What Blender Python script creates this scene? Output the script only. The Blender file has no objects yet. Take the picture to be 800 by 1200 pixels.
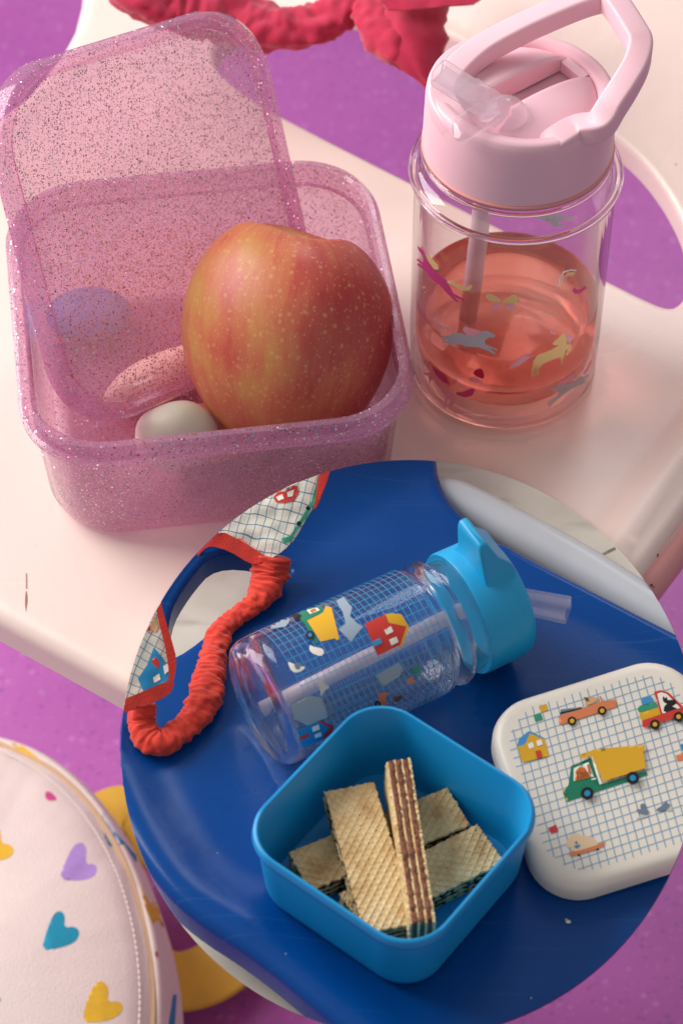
import bpy, bmesh, math, random
from mathutils import Vector, Matrix, noise
from mathutils.bvhtree import BVHTree
from mathutils.geometry import delaunay_2d_cdt

random.seed(7)
SC = bpy.context.scene
COL = SC.collection
# ------------------------------------------------------------------ camera
F = 2970.0                       # focal length in photo pixels (800x1200)
PITCH = math.radians(50)
DIST = 1.125
FWD = Vector((0, math.cos(PITCH), -math.sin(PITCH)))
UP = Vector((0, math.sin(PITCH), math.cos(PITCH)))
RT = Vector((1, 0, 0))
CAM = -FWD * DIST
cd = bpy.data.cameras.new('camera')
cam = bpy.data.objects.new('camera', cd)
COL.objects.link(cam)
cam.location = CAM
cam.rotation_euler = (math.radians(90) - PITCH, 0, 0)
cd.sensor_fit = 'VERTICAL'
cd.sensor_height = 24
cd.lens = F / 1200 * 24
cd.clip_start = 0.02
cd.clip_end = 50
cd.dof.use_dof = True
cd.dof.focus_distance = 1.045
cd.dof.aperture_fstop = 9
SC.camera = cam
# ------------------------------------------------------------------ world and lamps (indoor window light and an added fill)
W = bpy.data.worlds.new('World')
SC.world = W
W.use_nodes = True
W.node_tree.nodes['Background'].inputs[0].default_value = (0.86, 0.83, 0.84, 1)
W.node_tree.nodes['Background'].inputs[1].default_value = 0.44


def lamp(name, loc, target, sx, sy, power, col):
    l = bpy.data.lights.new(name, 'AREA')
    l.shape = 'RECTANGLE'
    l.size, l.size_y = sx, sy
    l.energy = power
    l.color = col
    o = bpy.data.objects.new(name, l)
    COL.objects.link(o)
    o.location = loc
    o.rotation_euler = (Vector(target) - Vector(loc)).to_track_quat('-Z', 'Y').to_euler()
    return o


lamp('window_light', (-0.95, 0.40, 0.72), (-0.02, -0.02, 0), 0.8, 0.9, 24, (1, 0.965, 0.94))
lamp('back_fill_light', (0.5, 1.7, 1.5), (0, 0, 0), 0.5, 0.9, 7, (0.97, 0.97, 1))  # weaker fill added from the back right, no second window is known there
SC.view_settings.view_transform = 'Standard'
SC.view_settings.look = 'None'
SC.view_settings.exposure = 0
SC.view_settings.gamma = 1
SC.render.engine = 'CYCLES'
SC.cycles.max_bounces = 24
SC.cycles.transmission_bounces = 20
SC.cycles.transparent_max_bounces = 24
SC.cycles.glossy_bounces = 8
SC.cycles.blur_glossy = 0.6
SC.cycles.use_denoising = True


# ------------------------------------------------------------------ pixel <-> place
def ray(x, y):
    return FWD + RT * ((x - 400) / F) + UP * ((600 - y) / F)


def onz(x, y, z):
    r = ray(x, y)
    return CAM + r * ((z - CAM.z) / r.z)


def onplane(x, y, p0, n):
    r = ray(x, y)
    return CAM + r * ((p0 - CAM).dot(n) / r.dot(n))


def onsurf(x, y, f, z0=0.3, z1=-0.5):
    r = ray(x, y)
    prev = None
    zs = [z0 + (z1 - z0) * i / 160 for i in range(161)]
    for z in zs:
        p = CAM + r * ((z - CAM.z) / r.z)
        g = p.z - f(p.x, p.y)
        if g <= 0 and prev is not None:
            a, b = prev, z
            for _ in range(24):
                m = (a + b) / 2
                p = CAM + r * ((m - CAM.z) / r.z)
                if p.z - f(p.x, p.y) > 0:
                    a = m
                else:
                    b = m
            return p
        prev = z
    return p


CIRC = (480, 877, 338)           # the round cut of the blue scene


def cone_planes(n=120):
    cx, cy, R = CIRC
    pts = [ray(cx + R * math.cos(2 * math.pi * i / n), cy + R * math.sin(2 * math.pi * i / n)) for i in range(n)]
    c = ray(cx, cy)
    out = []
    for i in range(n):
        nn = pts[i].cross(pts[(i + 1) % n]).normalized()
        if nn.dot(c) > 0:
            nn = -nn
        out.append(nn)
    return out


CONE = cone_planes()


def cut_round(bm, fill=False):
    for nn in CONE:
        g = bm.verts[:] + bm.edges[:] + bm.faces[:]
        if not any((v.co - CAM).dot(nn) > 0 for v in bm.verts):
            continue
        bmesh.ops.bisect_plane(bm, geom=g, dist=1e-7, plane_co=CAM, plane_no=nn, clear_outer=True)
    if fill:
        ed = [e for e in bm.edges if e.is_boundary]
        if ed:
            bmesh.ops.holes_fill(bm, edges=ed, sides=0)


# ------------------------------------------------------------------ materials
def lin(h):
    h = h.lstrip('#')
    v = [int(h[i:i + 2], 16) / 255 for i in (0, 2, 4)]
    return tuple(c / 12.92 if c <= 0.04045 else ((c + 0.055) / 1.055) ** 2.4 for c in v) + (1,)


MATS = {}


def mat(name, col='#808080', rough=0.5, var=0.0, vscale=60, bump=0.0, bscale=400, spec=0.5, coat=0, sss=0, trans=0, ior=1.45, sheen=0, metal=0):
    if name in MATS:
        return MATS[name]
    m = bpy.data.materials.new(name)
    m.use_nodes = True
    nt = m.node_tree
    b = nt.nodes['Principled BSDF']
    c = lin(col) if isinstance(col, str) else tuple(col) + (1,)
    b.inputs['Base Color'].default_value = c
    b.inputs['Roughness'].default_value = rough
    b.inputs['Specular IOR Level'].default_value = spec
    b.inputs['Coat Weight'].default_value = coat
    b.inputs['Coat Roughness'].default_value = 0.15
    b.inputs['Transmission Weight'].default_value = trans
    b.inputs['IOR'].default_value = ior
    b.inputs['Metallic'].default_value = metal
    b.inputs['Sheen Weight'].default_value = sheen
    if sss:
        b.inputs['Subsurface Weight'].default_value = sss
        b.inputs['Subsurface Radius'].default_value = (0.006, 0.004, 0.004)
        b.inputs['Subsurface Scale'].default_value = 1.0
    tc = nt.nodes.new('ShaderNodeTexCoord')
    if var:
        n = nt.nodes.new('ShaderNodeTexNoise')
        n.inputs['Scale'].default_value = vscale
        n.inputs['Detail'].default_value = 5
        nt.links.new(tc.outputs['Object'], n.inputs['Vector'])
        r = nt.nodes.new('ShaderNodeMapRange')
        r.inputs[1].default_value, r.inputs[2].default_value = 0.3, 0.7
        r.inputs[3].default_value, r.inputs[4].default_value = 1 - var, 1 + var
        nt.links.new(n.outputs['Fac'], r.inputs[0])
        mx = nt.nodes.new('ShaderNodeVectorMath')
        mx.operation = 'SCALE'
        mx.inputs[0].default_value = c[:3]
        nt.links.new(r.outputs[0], mx.inputs['Scale'])
        nt.links.new(mx.outputs[0], b.inputs['Base Color'])
        r2 = nt.nodes.new('ShaderNodeMapRange')
        r2.inputs[3].default_value, r2.inputs[4].default_value = max(rough - 0.08, 0.02), min(rough + 0.1, 1)
        nt.links.new(n.outputs['Fac'], r2.inputs[0])
        nt.links.new(r2.outputs[0], b.inputs['Roughness'])
    if bump:
        n2 = nt.nodes.new('ShaderNodeTexNoise')
        n2.inputs['Scale'].default_value = bscale
        n2.inputs['Detail'].default_value = 4
        nt.links.new(tc.outputs['Object'], n2.inputs['Vector'])
        bp = nt.nodes.new('ShaderNodeBump')
        bp.inputs['Strength'].default_value = bump
        bp.inputs['Distance'].default_value = 0.001
        nt.links.new(n2.outputs['Fac'], bp.inputs['Height'])
        nt.links.new(bp.outputs[0], b.inputs['Normal'])
    MATS[name] = m
    return m


def nd(nt, t, **kw):
    n = nt.nodes.new(t)
    for k, v in kw.items():
        setattr(n, k, v)
    return n


def ramp(nt, src, stops, interp='LINEAR'):
    r = nt.nodes.new('ShaderNodeValToRGB')
    r.color_ramp.interpolation = interp
    e = r.color_ramp.elements
    while len(e) > 1:
        e.remove(e[-1])
    for i, (p, c) in enumerate(stops):
        el = e[0] if i == 0 else e.new(p)
        el.position = p
        el.color = c if len(c) == 4 else tuple(c) + (1,)
    nt.links.new(src, r.inputs[0])
    return r.outputs[0]


def mixc(nt, fac, a, b, mode='MIX'):
    m = nt.nodes.new('ShaderNodeMix')
    m.data_type = 'RGBA'
    m.blend_type = mode
    for sock, v in ((m.inputs[0], fac), (m.inputs[6], a), (m.inputs[7], b)):
        if isinstance(v, (int, float)):
            sock.default_value = v
        elif isinstance(v, tuple):
            sock.default_value = v
        else:
            nt.links.new(v, sock)
    return m.outputs[2]


def glass(name, col=(1, 1, 1), rough=0.0, ior=1.45):
    if name in MATS:
        return MATS[name]
    m = bpy.data.materials.new(name)
    m.use_nodes = True
    nt = m.node_tree
    nt.nodes.remove(nt.nodes['Principled BSDF'])
    g = nd(nt, 'ShaderNodeBsdfGlass')
    g.inputs['Color'].default_value = tuple(col) + (1,)
    g.inputs['Roughness'].default_value = rough
    g.inputs['IOR'].default_value = ior
    nt.links.new(g.outputs[0], nt.nodes['Material Output'].inputs[0])
    MATS[name] = m
    return m


def schlick(nt, f0=0.045):
    lw = nd(nt, 'ShaderNodeLayerWeight')
    lw.inputs[0].default_value = 0.5
    p = nd(nt, 'ShaderNodeMath', operation='POWER')
    p.inputs[1].default_value = 4.5
    nt.links.new(lw.outputs['Facing'], p.inputs[0])
    m = nd(nt, 'ShaderNodeMath', operation='MULTIPLY_ADD')
    m.inputs[1].default_value = 0.9 - f0
    m.inputs[2].default_value = f0
    nt.links.new(p.outputs[0], m.inputs[0])
    return m.outputs[0]


def milky_clear(name, colr, fac):
    m = bpy.data.materials.new(name)
    m.use_nodes = True
    nt = m.node_tree
    b = nt.nodes['Principled BSDF']
    b.inputs['Base Color'].default_value = lin(colr)
    b.inputs['Roughness'].default_value = 0.15
    g_ = nd(nt, 'ShaderNodeBsdfGlass')
    g_.inputs['IOR'].default_value = 1.4
    g_.inputs['Roughness'].default_value = 0.03
    mx_ = nd(nt, 'ShaderNodeMixShader')
    mx_.inputs[0].default_value = fac
    nt.links.new(g_.outputs[0], mx_.inputs[1])
    nt.links.new(b.outputs[0], mx_.inputs[2])
    nt.links.new(mx_.outputs[0], nt.nodes['Material Output'].inputs[0])
    return m


def thin_clear(name, tint=(0.99, 0.97, 0.975), edge=(0.66, 0.46, 0.48), solid=0.25, milk=0.0):
    m = bpy.data.materials.new(name)
    m.use_nodes = True
    nt = m.node_tree
    nt.nodes.remove(nt.nodes['Principled BSDF'])
    lw = nd(nt, 'ShaderNodeLayerWeight')
    lw.inputs[0].default_value = 0.5
    col = ramp(nt, lw.outputs['Facing'], [(0.0, tint), (0.65, tint), (1.0, edge)])
    tr = nd(nt, 'ShaderNodeBsdfTransparent')
    nt.links.new(col, tr.inputs[0])
    gl = nd(nt, 'ShaderNodeBsdfGlossy')
    gl.inputs['Roughness'].default_value = 0.03
    mx = nd(nt, 'ShaderNodeMixShader')
    nt.links.new(schlick(nt, 0.05), mx.inputs[0])
    nt.links.new(tr.outputs[0], mx.inputs[1])
    nt.links.new(gl.outputs[0], mx.inputs[2])
    gg = nd(nt, 'ShaderNodeBsdfGlass')
    gg.inputs['Color'].default_value = tuple(tint) + (1,)
    gg.inputs['IOR'].default_value = 1.35
    gg.inputs['Roughness'].default_value = 0.0
    m2 = nd(nt, 'ShaderNodeMixShader')
    m2.inputs[0].default_value = solid
    nt.links.new(mx.outputs[0], m2.inputs[1])
    nt.links.new(gg.outputs[0], m2.inputs[2])
    last = m2.outputs[0]
    if milk:
        tl = nd(nt, 'ShaderNodeBsdfTranslucent')
        tl.inputs[0].default_value = (0.95, 0.94, 0.96, 1)
        m3 = nd(nt, 'ShaderNodeMixShader')
        m3.inputs[0].default_value = milk
        nt.links.new(last, m3.inputs[1])
        nt.links.new(tl.outputs[0], m3.inputs[2])
        last = m3.outputs[0]
    nt.links.new(last, nt.nodes['Material Output'].inputs[0])
    MATS[name] = m
    return m


def glitter_plastic(name, tint, milky, flakes=0.16, cloud=0.21):
    m = bpy.data.materials.new(name)
    m.use_nodes = True
    nt = m.node_tree
    nt.nodes.remove(nt.nodes['Principled BSDF'])
    out = nt.nodes['Material Output']
    tc = nd(nt, 'ShaderNodeTexCoord')
    tr = nd(nt, 'ShaderNodeBsdfTransparent')
    tr.inputs[0].default_value = lin(tint)
    df = nd(nt, 'ShaderNodeBsdfDiffuse')
    df.inputs[0].default_value = lin(milky)
    tl = nd(nt, 'ShaderNodeBsdfTranslucent')
    tl.inputs[0].default_value = lin(milky)
    dt = nd(nt, 'ShaderNodeMixShader')
    dt.inputs[0].default_value = 0.5
    nt.links.new(df.outputs[0], dt.inputs[1])
    nt.links.new(tl.outputs[0], dt.inputs[2])
    body = nd(nt, 'ShaderNodeMixShader')
    n = nd(nt, 'ShaderNodeTexNoise')
    n.inputs['Scale'].default_value = 45
    nt.links.new(tc.outputs['Object'], n.inputs['Vector'])
    mr = nd(nt, 'ShaderNodeMapRange')
    mr.inputs[1].default_value, mr.inputs[2].default_value = 0.3, 0.7
    mr.inputs[3].default_value, mr.inputs[4].default_value = cloud - 0.04, cloud + 0.04
    nt.links.new(n.outputs['Fac'], mr.inputs[0])
    nt.links.new(mr.outputs[0], body.inputs[0])
    nt.links.new(tr.outputs[0], body.inputs[1])
    nt.links.new(dt.outputs[0], body.inputs[2])
    gl = nd(nt, 'ShaderNodeBsdfGlossy')
    gl.inputs['Roughness'].default_value = 0.12
    pl = nd(nt, 'ShaderNodeMixShader')
    nt.links.new(schlick(nt, 0.04), pl.inputs[0])
    nt.links.new(body.outputs[0], pl.inputs[1])
    nt.links.new(gl.outputs[0], pl.inputs[2])
    # flakes: two sizes of tiny mirrors, each with its own tilt
    last = pl.outputs[0]
    for sc_, thr, dist in ((1350, 1 - flakes, 0.42), (900, 1 - flakes * 0.5, 0.43)):
        v = nd(nt, 'ShaderNodeTexVoronoi')
        v.inputs['Scale'].default_value = sc_
        nt.links.new(tc.outputs['Object'], v.inputs['Vector'])
        sep = nd(nt, 'ShaderNodeSeparateColor')
        nt.links.new(v.outputs['Color'], sep.inputs[0])
        g1 = nd(nt, 'ShaderNodeMath', operation='GREATER_THAN')
        g1.inputs[1].default_value = thr
        nt.links.new(sep.outputs[0], g1.inputs[0])
        l1 = nd(nt, 'ShaderNodeMath', operation='LESS_THAN')
        l1.inputs[1].default_value = dist
        nt.links.new(v.outputs['Distance'], l1.inputs[0])
        mu = nd(nt, 'ShaderNodeMath', operation='MULTIPLY')
        nt.links.new(g1.outputs[0], mu.inputs[0])
        nt.links.new(l1.outputs[0], mu.inputs[1])
        geo = nd(nt, 'ShaderNodeNewGeometry')
        sub = nd(nt, 'ShaderNodeVectorMath', operation='SUBTRACT')
        sub.inputs[1].default_value = (0.5, 0.5, 0.5)
        nt.links.new(v.outputs['Color'], sub.inputs[0])
        s2 = nd(nt, 'ShaderNodeVectorMath', operation='SCALE')
        s2.inputs['Scale'].default_value = 1.3
        nt.links.new(sub.outputs[0], s2.inputs[0])
        ad = nd(nt, 'ShaderNodeVectorMath', operation='ADD')
        nt.links.new(geo.outputs['Normal'], ad.inputs[0])
        nt.links.new(s2.outputs[0], ad.inputs[1])
        nm = nd(nt, 'ShaderNodeVectorMath', operation='NORMALIZE')
        nt.links.new(ad.outputs[0], nm.inputs[0])
        fl = nd(nt, 'ShaderNodeBsdfGlossy')
        fl.inputs['Roughness'].default_value = 0.22
        fl.inputs['Color'].default_value = (0.92, 0.74, 0.77, 1)
        nt.links.new(nm.outputs[0], fl.inputs['Normal'])
        mx = nd(nt, 'ShaderNodeMixShader')
        nt.links.new(mu.outputs[0], mx.inputs[0])
        nt.links.new(last, mx.inputs[1])
        nt.links.new(fl.outputs[0], mx.inputs[2])
        last = mx.outputs[0]
    nt.links.new(last, out.inputs[0])
    MATS[name] = m
    return m


# ------------------------------------------------------------------ object helpers
def thing(name, label, cat, loc=(0, 0, 0), group=None):
    o = bpy.data.objects.new(name, None)
    o.empty_display_size = 0.01
    COL.objects.link(o)
    o.location = loc
    o['label'] = label
    o['category'] = cat
    if group:
        o['group'] = group
    return o


def root_of(o):
    v = Vector((0, 0, 0))
    while o is not None:
        v = v + o.location
        o = o.parent
    return v


def obj(name, bm, mats, parent=None, smooth=True, recalc=True, solid=0, offset=-1, kind=None, angle=None):
    if recalc:
        bmesh.ops.recalc_face_normals(bm, faces=bm.faces)
    if solid:
        for e in bm.edges:
            if e.is_boundary:
                e.smooth = False
    me = bpy.data.meshes.new(name)
    off = root_of(parent) if parent is not None else Vector((0, 0, 0))
    if parent is not None and off.length > 0:
        bmesh.ops.translate(bm, verts=bm.verts, vec=-off)
    bm.to_mesh(me)
    bm.free()
    for m in (mats if isinstance(mats, (list, tuple)) else [mats]):
        me.materials.append(m)
    for p in me.polygons:
        p.use_smooth = smooth
    if angle is not None and smooth:
        me.set_sharp_from_angle(angle=math.radians(angle))
    o = bpy.data.objects.new(name, me)
    COL.objects.link(o)
    if parent is not None:
        o.parent = parent
    if solid:
        md = o.modifiers.new('thickness', 'SOLIDIFY')
        md.thickness = solid
        md.offset = offset
    if kind:
        o['kind'] = kind
    return o


def tag(o, label, cat, group=None):
    o['label'] = label
    o['category'] = cat
    if group:
        o['group'] = group
    return o


def loft(bm, rings, closed=True, cap0=True, cap1=True):
    prev = None
    first = None
    for r in rings:
        vs = [bm.verts.new(p) for p in r]
        if prev:
            n = len(vs)
            for i in range(n if closed else n - 1):
                bm.faces.new((prev[i], prev[(i + 1) % n], vs[(i + 1) % n], vs[i]))
        else:
            first = vs
        prev = vs
    if cap0:
        bm.faces.new(first[::-1])
    if cap1:
        bm.faces.new(prev)
    return bm


def rrect(hx, hy, r, n=8):
    r = min(r, hx * 0.999, hy * 0.999)
    pts = []
    for cx, cy, a0 in ((hx - r, hy - r, 0), (-(hx - r), hy - r, 90), (-(hx - r), -(hy - r), 180), (hx - r, -(hy - r), 270)):
        for i in range(n + 1):
            a = math.radians(a0 + 90 * i / n)
            pts.append((cx + r * math.cos(a), cy + r * math.sin(a)))
    return pts


def rloft(bm, M, prof, n=8, asp=1.0, cap0=True, cap1=True):
    """prof: (half, corner radius, z) rings in the frame M"""
    return loft(bm, [[M @ Vector((x, y, z)) for x, y in rrect(h, h * asp, r, n)] for h, r, z in prof], True, cap0, cap1)


def lathe(bm, M, prof, n=64, cap0=True, cap1=True):
    return loft(bm, [[M @ Vector((r * math.cos(2 * math.pi * i / n), r * math.sin(2 * math.pi * i / n), z)) for i in range(n)] for r, z in prof], True, cap0, cap1)


def frame(o, x, y, z):
    return Matrix(((x.x, y.x, z.x, o.x), (x.y, y.y, z.y, o.y), (x.z, y.z, z.z, o.z), (0, 0, 0, 1)))


def catmull(pts, per=8):
    out = []
    P = [Vector(p) for p in pts]
    n = len(P)
    for i in range(n - 1):
        p0 = P[max(i - 1, 0)]
        p1, p2 = P[i], P[i + 1]
        p3 = P[min(i + 2, n - 1)]
        for k in range(per):
            t = k / per
            out.append(0.5 * ((2 * p1) + (-p0 + p2) * t + (2 * p0 - 5 * p1 + 4 * p2 - p3) * t * t + (-p0 + 3 * p1 - 3 * p2 + p3) * t ** 3))
    out.append(P[-1])
    return out


def sweep(bm, path, section, ref=Vector((0, 0, 1)), cap=True):
    """section(i, t, n) -> list of (a, b) offsets along side and up axes"""
    rings = []
    n = len(path)
    for i, p in enumerate(path):
        t = (path[min(i + 1, n - 1)] - path[max(i - 1, 0)]).normalized()
        s = t.cross(ref)
        if s.length < 1e-5:
            s = t.cross(Vector((0, 1, 0)))
        s.normalize()
        u = s.cross(t).normalized()
        rings.append([p + s * a + u * b for a, b in section(i, i / (n - 1), n)])
    return loft(bm, rings, True, cap, cap)


def circ(r, n=16, sy=1.0):
    return [(r * math.cos(2 * math.pi * k / n), r * sy * math.sin(2 * math.pi * k / n)) for k in range(n)]


def inside(p, poly):
    x, y = p
    c = False
    n = len(poly)
    for i in range(n):
        x1, y1 = poly[i][0], poly[i][1]
        x2, y2 = poly[i - 1][0], poly[i - 1][1]
        if (y1 > y) != (y2 > y) and x < (x2 - x1) * (y - y1) / (y2 - y1) + x1:
            c = not c
    return c


def resample(poly, d, closed=True):
    out = []
    n = len(poly)
    for i in range(n if closed else n - 1):
        a = Vector(poly[i]).to_2d()
        b = Vector(poly[(i + 1) % n]).to_2d()
        k = max(1, int((b - a).length / d + 0.5))
        for j in range(k):
            out.append(a.lerp(b, j / k))
    if not closed:
        out.append(Vector(poly[-1]).to_2d())
    return out


def smooth_poly(poly, it=2):
    P = [Vector(p).to_2d() for p in poly]
    for _ in range(it):
        Q = []
        n = len(P)
        for i in range(n):
            a, b = P[i], P[(i + 1) % n]
            Q += [a.lerp(b, 0.25), a.lerp(b, 0.75)]
        P = Q
    return P


def area2(P):
    return sum(P[i].x * P[(i + 1) % len(P)].y - P[(i + 1) % len(P)].x * P[i].y for i in range(len(P))) / 2


def fill2d(outer, holes, res):
    """triangulated fill with inner points; returns 2D points, tris, boundary loops (index lists)"""
    pts = []
    edges = []
    loops = []
    for L in [outer] + holes:
        s = len(pts)
        pts += [Vector((p[0], p[1])) for p in L]
        idx = list(range(s, len(pts)))
        loops.append(idx)
        edges += [(idx[i], idx[(i + 1) % len(idx)]) for i in range(len(idx))]
    xs = [p.x for p in pts]
    ys = [p.y for p in pts]
    if res:
        j = 0
        y = min(ys)
        while y < max(ys):
            x = min(xs) + (res / 2 if j % 2 else 0)
            while x < max(xs):
                q = (x, y)
                if inside(q, outer) and not any(inside(q, h) for h in holes):
                    pts.append(Vector(q))
                x += res
            y += res * 0.87
            j += 1
    v, e, f, ov, oe, of = delaunay_2d_cdt(pts, edges, [], 0, 1e-6)
    keep = []
    for t in f:
        c = (v[t[0]] + v[t[1]] + v[t[2]]) / 3
        if inside(c, outer) and not any(inside(c, h) for h in holes):
            keep.append(t)
    inv = {}
    for i, src in enumerate(ov):
        for s in src:
            inv[s] = i
    loops = [[inv[i] for i in L] for L in loops]
    return v, keep, loops


def sheet(outer, holes, zf, res, lip, drop, hlip=None):
    """a moulded plastic shell: surface z = zf(x, y) with rolled-down edges"""
    outer = resample(outer, res * 0.7)
    holes = [resample(h, res * 0.7) for h in holes]
    if area2(outer) < 0:
        outer.reverse()
    holes = [h if area2(h) < 0 else h[::-1] for h in holes]
    v, tri, loops = fill2d(outer, holes, res)
    bm = bmesh.new()
    V = [bm.verts.new((p.x, p.y, zf(p.x, p.y))) for p in v]
    for t in tri:
        bm.faces.new([V[i] for i in t])
    lip0 = lip
    for li, L in enumerate(loops):
        lip = lip0 if li == 0 or hlip is None else hlip
        n = len(L)
        P = [v[i] for i in L]
        N = []
        for i in range(n):
            t = P[(i + 1) % n] - P[i - 1]
            N.append(Vector((t.y, -t.x)).normalized())
        prev = [V[i] for i in L]
        steps = [(math.sin(a) * lip, -(1 - math.cos(a)) * lip) for a in [math.radians(15 * k) for k in range(1, 7)]] + [(lip * 1.02, -lip - drop)]
        for o_, dz in steps:
            ring = [bm.verts.new((P[i].x + N[i].x * o_, P[i].y + N[i].y * o_, prev0.z + dz)) for i, prev0 in enumerate([V[k].co for k in L])]
            for i in range(n):
                bm.faces.new((prev[i], ring[i], ring[(i + 1) % n], prev[(i + 1) % n]))
            prev = ring
    return bm


def bvh_of(objs):
    bm = bmesh.new()
    for o in objs:
        t = bmesh.new()
        t.from_mesh(o.data)
        bmesh.ops.translate(t, verts=t.verts, vec=root_of(o))
        me = bpy.data.meshes.new('tmp')
        t.to_mesh(me)
        t.free()
        bm.from_mesh(me)
        bpy.data.meshes.remove(me)
    b = BVHTree.FromBMesh(bm)
    bm.free()
    return b


def decal(name, parent, bvh, polys, T=(0, 0, 1), off=0.00015, step=6.0, far=False, smooth=0, maxd=None):
    """flat print: outlines in photo pixels laid on the surface they are printed on"""
    bm = bmesh.new()
    mats = []
    for li, (m, pts) in enumerate(polys):
        px = [Vector((T[0] + p[0] / T[2], T[1] + p[1] / T[2])) for p in pts]
        if smooth:
            px = smooth_poly(px, smooth)
        px = resample(px, step)
        if area2(px) < 0:
            px.reverse()
        v, tri, _ = fill2d(px, [], step)
        if m not in mats:
            mats.append(m)
        V = []
        for p in v:
            r = ray(p.x, p.y)
            r.normalize()
            loc, nn, _, d = bvh.ray_cast(CAM, r)
            if loc is not None and far:
                l2, n2, _, d = bvh.ray_cast(loc + r * 0.012, r)
                while l2 is not None:
                    loc, nn = l2, n2
                    l2, n2, _, d = bvh.ray_cast(loc + r * 0.004, r)
            if loc is None:
                V.append(None)
                continue
            if nn.dot(r) > 0:
                nn = -nn
            V.append(bm.verts.new(loc + nn * (off + li * 0.00010)))
        for t in tri:
            q = [V[i] for i in t]
            if None in q:
                continue
            if maxd and max((q[0].co - q[1].co).length, (q[1].co - q[2].co).length, (q[2].co - q[0].co).length) > maxd:
                continue
            f = bm.faces.new(q)
            f.material_index = mats.index(m)
    return obj(name, bm, mats, parent, recalc=False)


def disc(x, y, r, n=16):
    return [(x + r * math.cos(2 * math.pi * i / n), y + r * math.sin(2 * math.pi * i / n)) for i in range(n)]


# ================================================================== the setting: purple floor
def floor_material():
    m = bpy.data.materials.new('purple speckled floor')
    m.use_nodes = True
    nt = m.node_tree
    b = nt.nodes['Principled BSDF']
    tc = nd(nt, 'ShaderNodeTexCoord')
    n = nd(nt, 'ShaderNodeTexNoise')
    n.inputs['Scale'].default_value = 7
    n.inputs['Detail'].default_value = 6
    nt.links.new(tc.outputs['Object'], n.inputs['Vector'])
    col = ramp(nt, n.outputs['Fac'], [(0.3, lin('#a44e9d')), (0.7, lin('#b55dac'))])
    for sc_, thr, d, c in ((150, 0.74, 0.30, '#c98bc6'), (190, 0.8, 0.30, '#6d3579'), (330, 0.72, 0.34, '#bd79ba'), (260, 0.8, 0.3, '#5b3f86')):
        v = nd(nt, 'ShaderNodeTexVoronoi')
        v.inputs['Scale'].default_value = sc_
        nt.links.new(tc.outputs['Object'], v.inputs['Vector'])
        sep = nd(nt, 'ShaderNodeSeparateColor')
        nt.links.new(v.outputs['Color'], sep.inputs[0])
        g1 = nd(nt, 'ShaderNodeMath', operation='GREATER_THAN')
        g1.inputs[1].default_value = thr
        nt.links.new(sep.outputs[0], g1.inputs[0])
        l1 = nd(nt, 'ShaderNodeMath', operation='LESS_THAN')
        l1.inputs[1].default_value = d
        nt.links.new(v.outputs['Distance'], l1.inputs[0])
        mu = nd(nt, 'ShaderNodeMath', operation='MULTIPLY')
        nt.links.new(g1.outputs[0], mu.inputs[0])
        nt.links.new(l1.outputs[0], mu.inputs[1])
        m3 = nd(nt, 'ShaderNodeMath', operation='MULTIPLY')
        m3.inputs[1].default_value = 0.34
        nt.links.new(mu.outputs[0], m3.inputs[0])
        col = mixc(nt, m3.outputs[0], col, lin(c))
    nt.links.new(col, b.inputs['Base Color'])
    b.inputs['Roughness'].default_value = 0.42
    return m


FLOOR_Z = -0.38
bm = bmesh.new()
bmesh.ops.create_grid(bm, x_segments=4, y_segments=4, size=2.5)
bmesh.ops.translate(bm, verts=bm.verts, vec=(0, 0.4, FLOOR_Z))
obj('purple_floor', bm, floor_material(), kind='structure')

# ================================================================== pink chair
E1 = Vector((0.813, -0.582))
N1 = Vector((0.582, 0.813))
RA, RB = onz(736, 655, 0), onz(800, 567, 0)
RD = (RB - RA).normalized()
RN = Vector((-RD.y, RD.x))        # points into the seat


def zpink(x, y):
    s = N1.x * x + N1.y * y - 0.235
    z = 0.0
    if s > 0:
        s = min(s, 0.5)
        k = 0.07
        z += s * s / (2 * k) if s < 0.9 * k else 0.9 * s - 0.405 * k
    d = (x - RA.x) * RN.x + (y - RA.y) * RN.y
    z += 0.0055 * math.exp(-((d - 0.008) / 0.0075) ** 2)
    # faint dish of the pan
    z -= 0.0 * x
    return z


outer = [(117, -60), (112, 0), (104, 32), (88, 62), (45, 115), (-30, 172), (-130, 262), (-130, 636), (0, 702), (150, 784), (330, 882), (470, 950), (540, 925),
         (600, 850), (668, 748), (736, 655), (800, 567), (900, 430), (980, 260), (980, -60), (600, -110), (300, -110)]
hole = [(775, 360), (742, 346), (712, 331), (600, 277), (470, 212), (340, 147), (290, 118), (256, 92), (247, 70), (256, 48), (285, 28), (330, 12), (430, 8),
        (520, 32), (580, 66), (650, 106), (715, 147), (762, 186), (798, 238), (817, 290), (813, 330), (797, 354)]
op = [onsurf(*p, zpink) for p in outer]
hole = [(545 + (x - 545) * 1.025, 190 + (y - 190) * 1.045) for x, y in hole]
hp = smooth_poly([onsurf(*p, zpink).to_2d() for p in hole], 2)
pm = bpy.data.materials.new('pale pink moulded plastic')
pm.use_nodes = True
nt = pm.node_tree
b = nt.nodes['Principled BSDF']
tc = nd(nt, 'ShaderNodeTexCoord')
n1 = nd(nt, 'ShaderNodeTexNoise')
n1.inputs['Scale'].default_value = 9
n1.inputs['Detail'].default_value = 6
nt.links.new(tc.outputs['Object'], n1.inputs['Vector'])
col = ramp(nt, n1.outputs['Fac'], [(0.3, lin('#e8cec4')), (0.7, lin('#ebd5cc'))])
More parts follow.
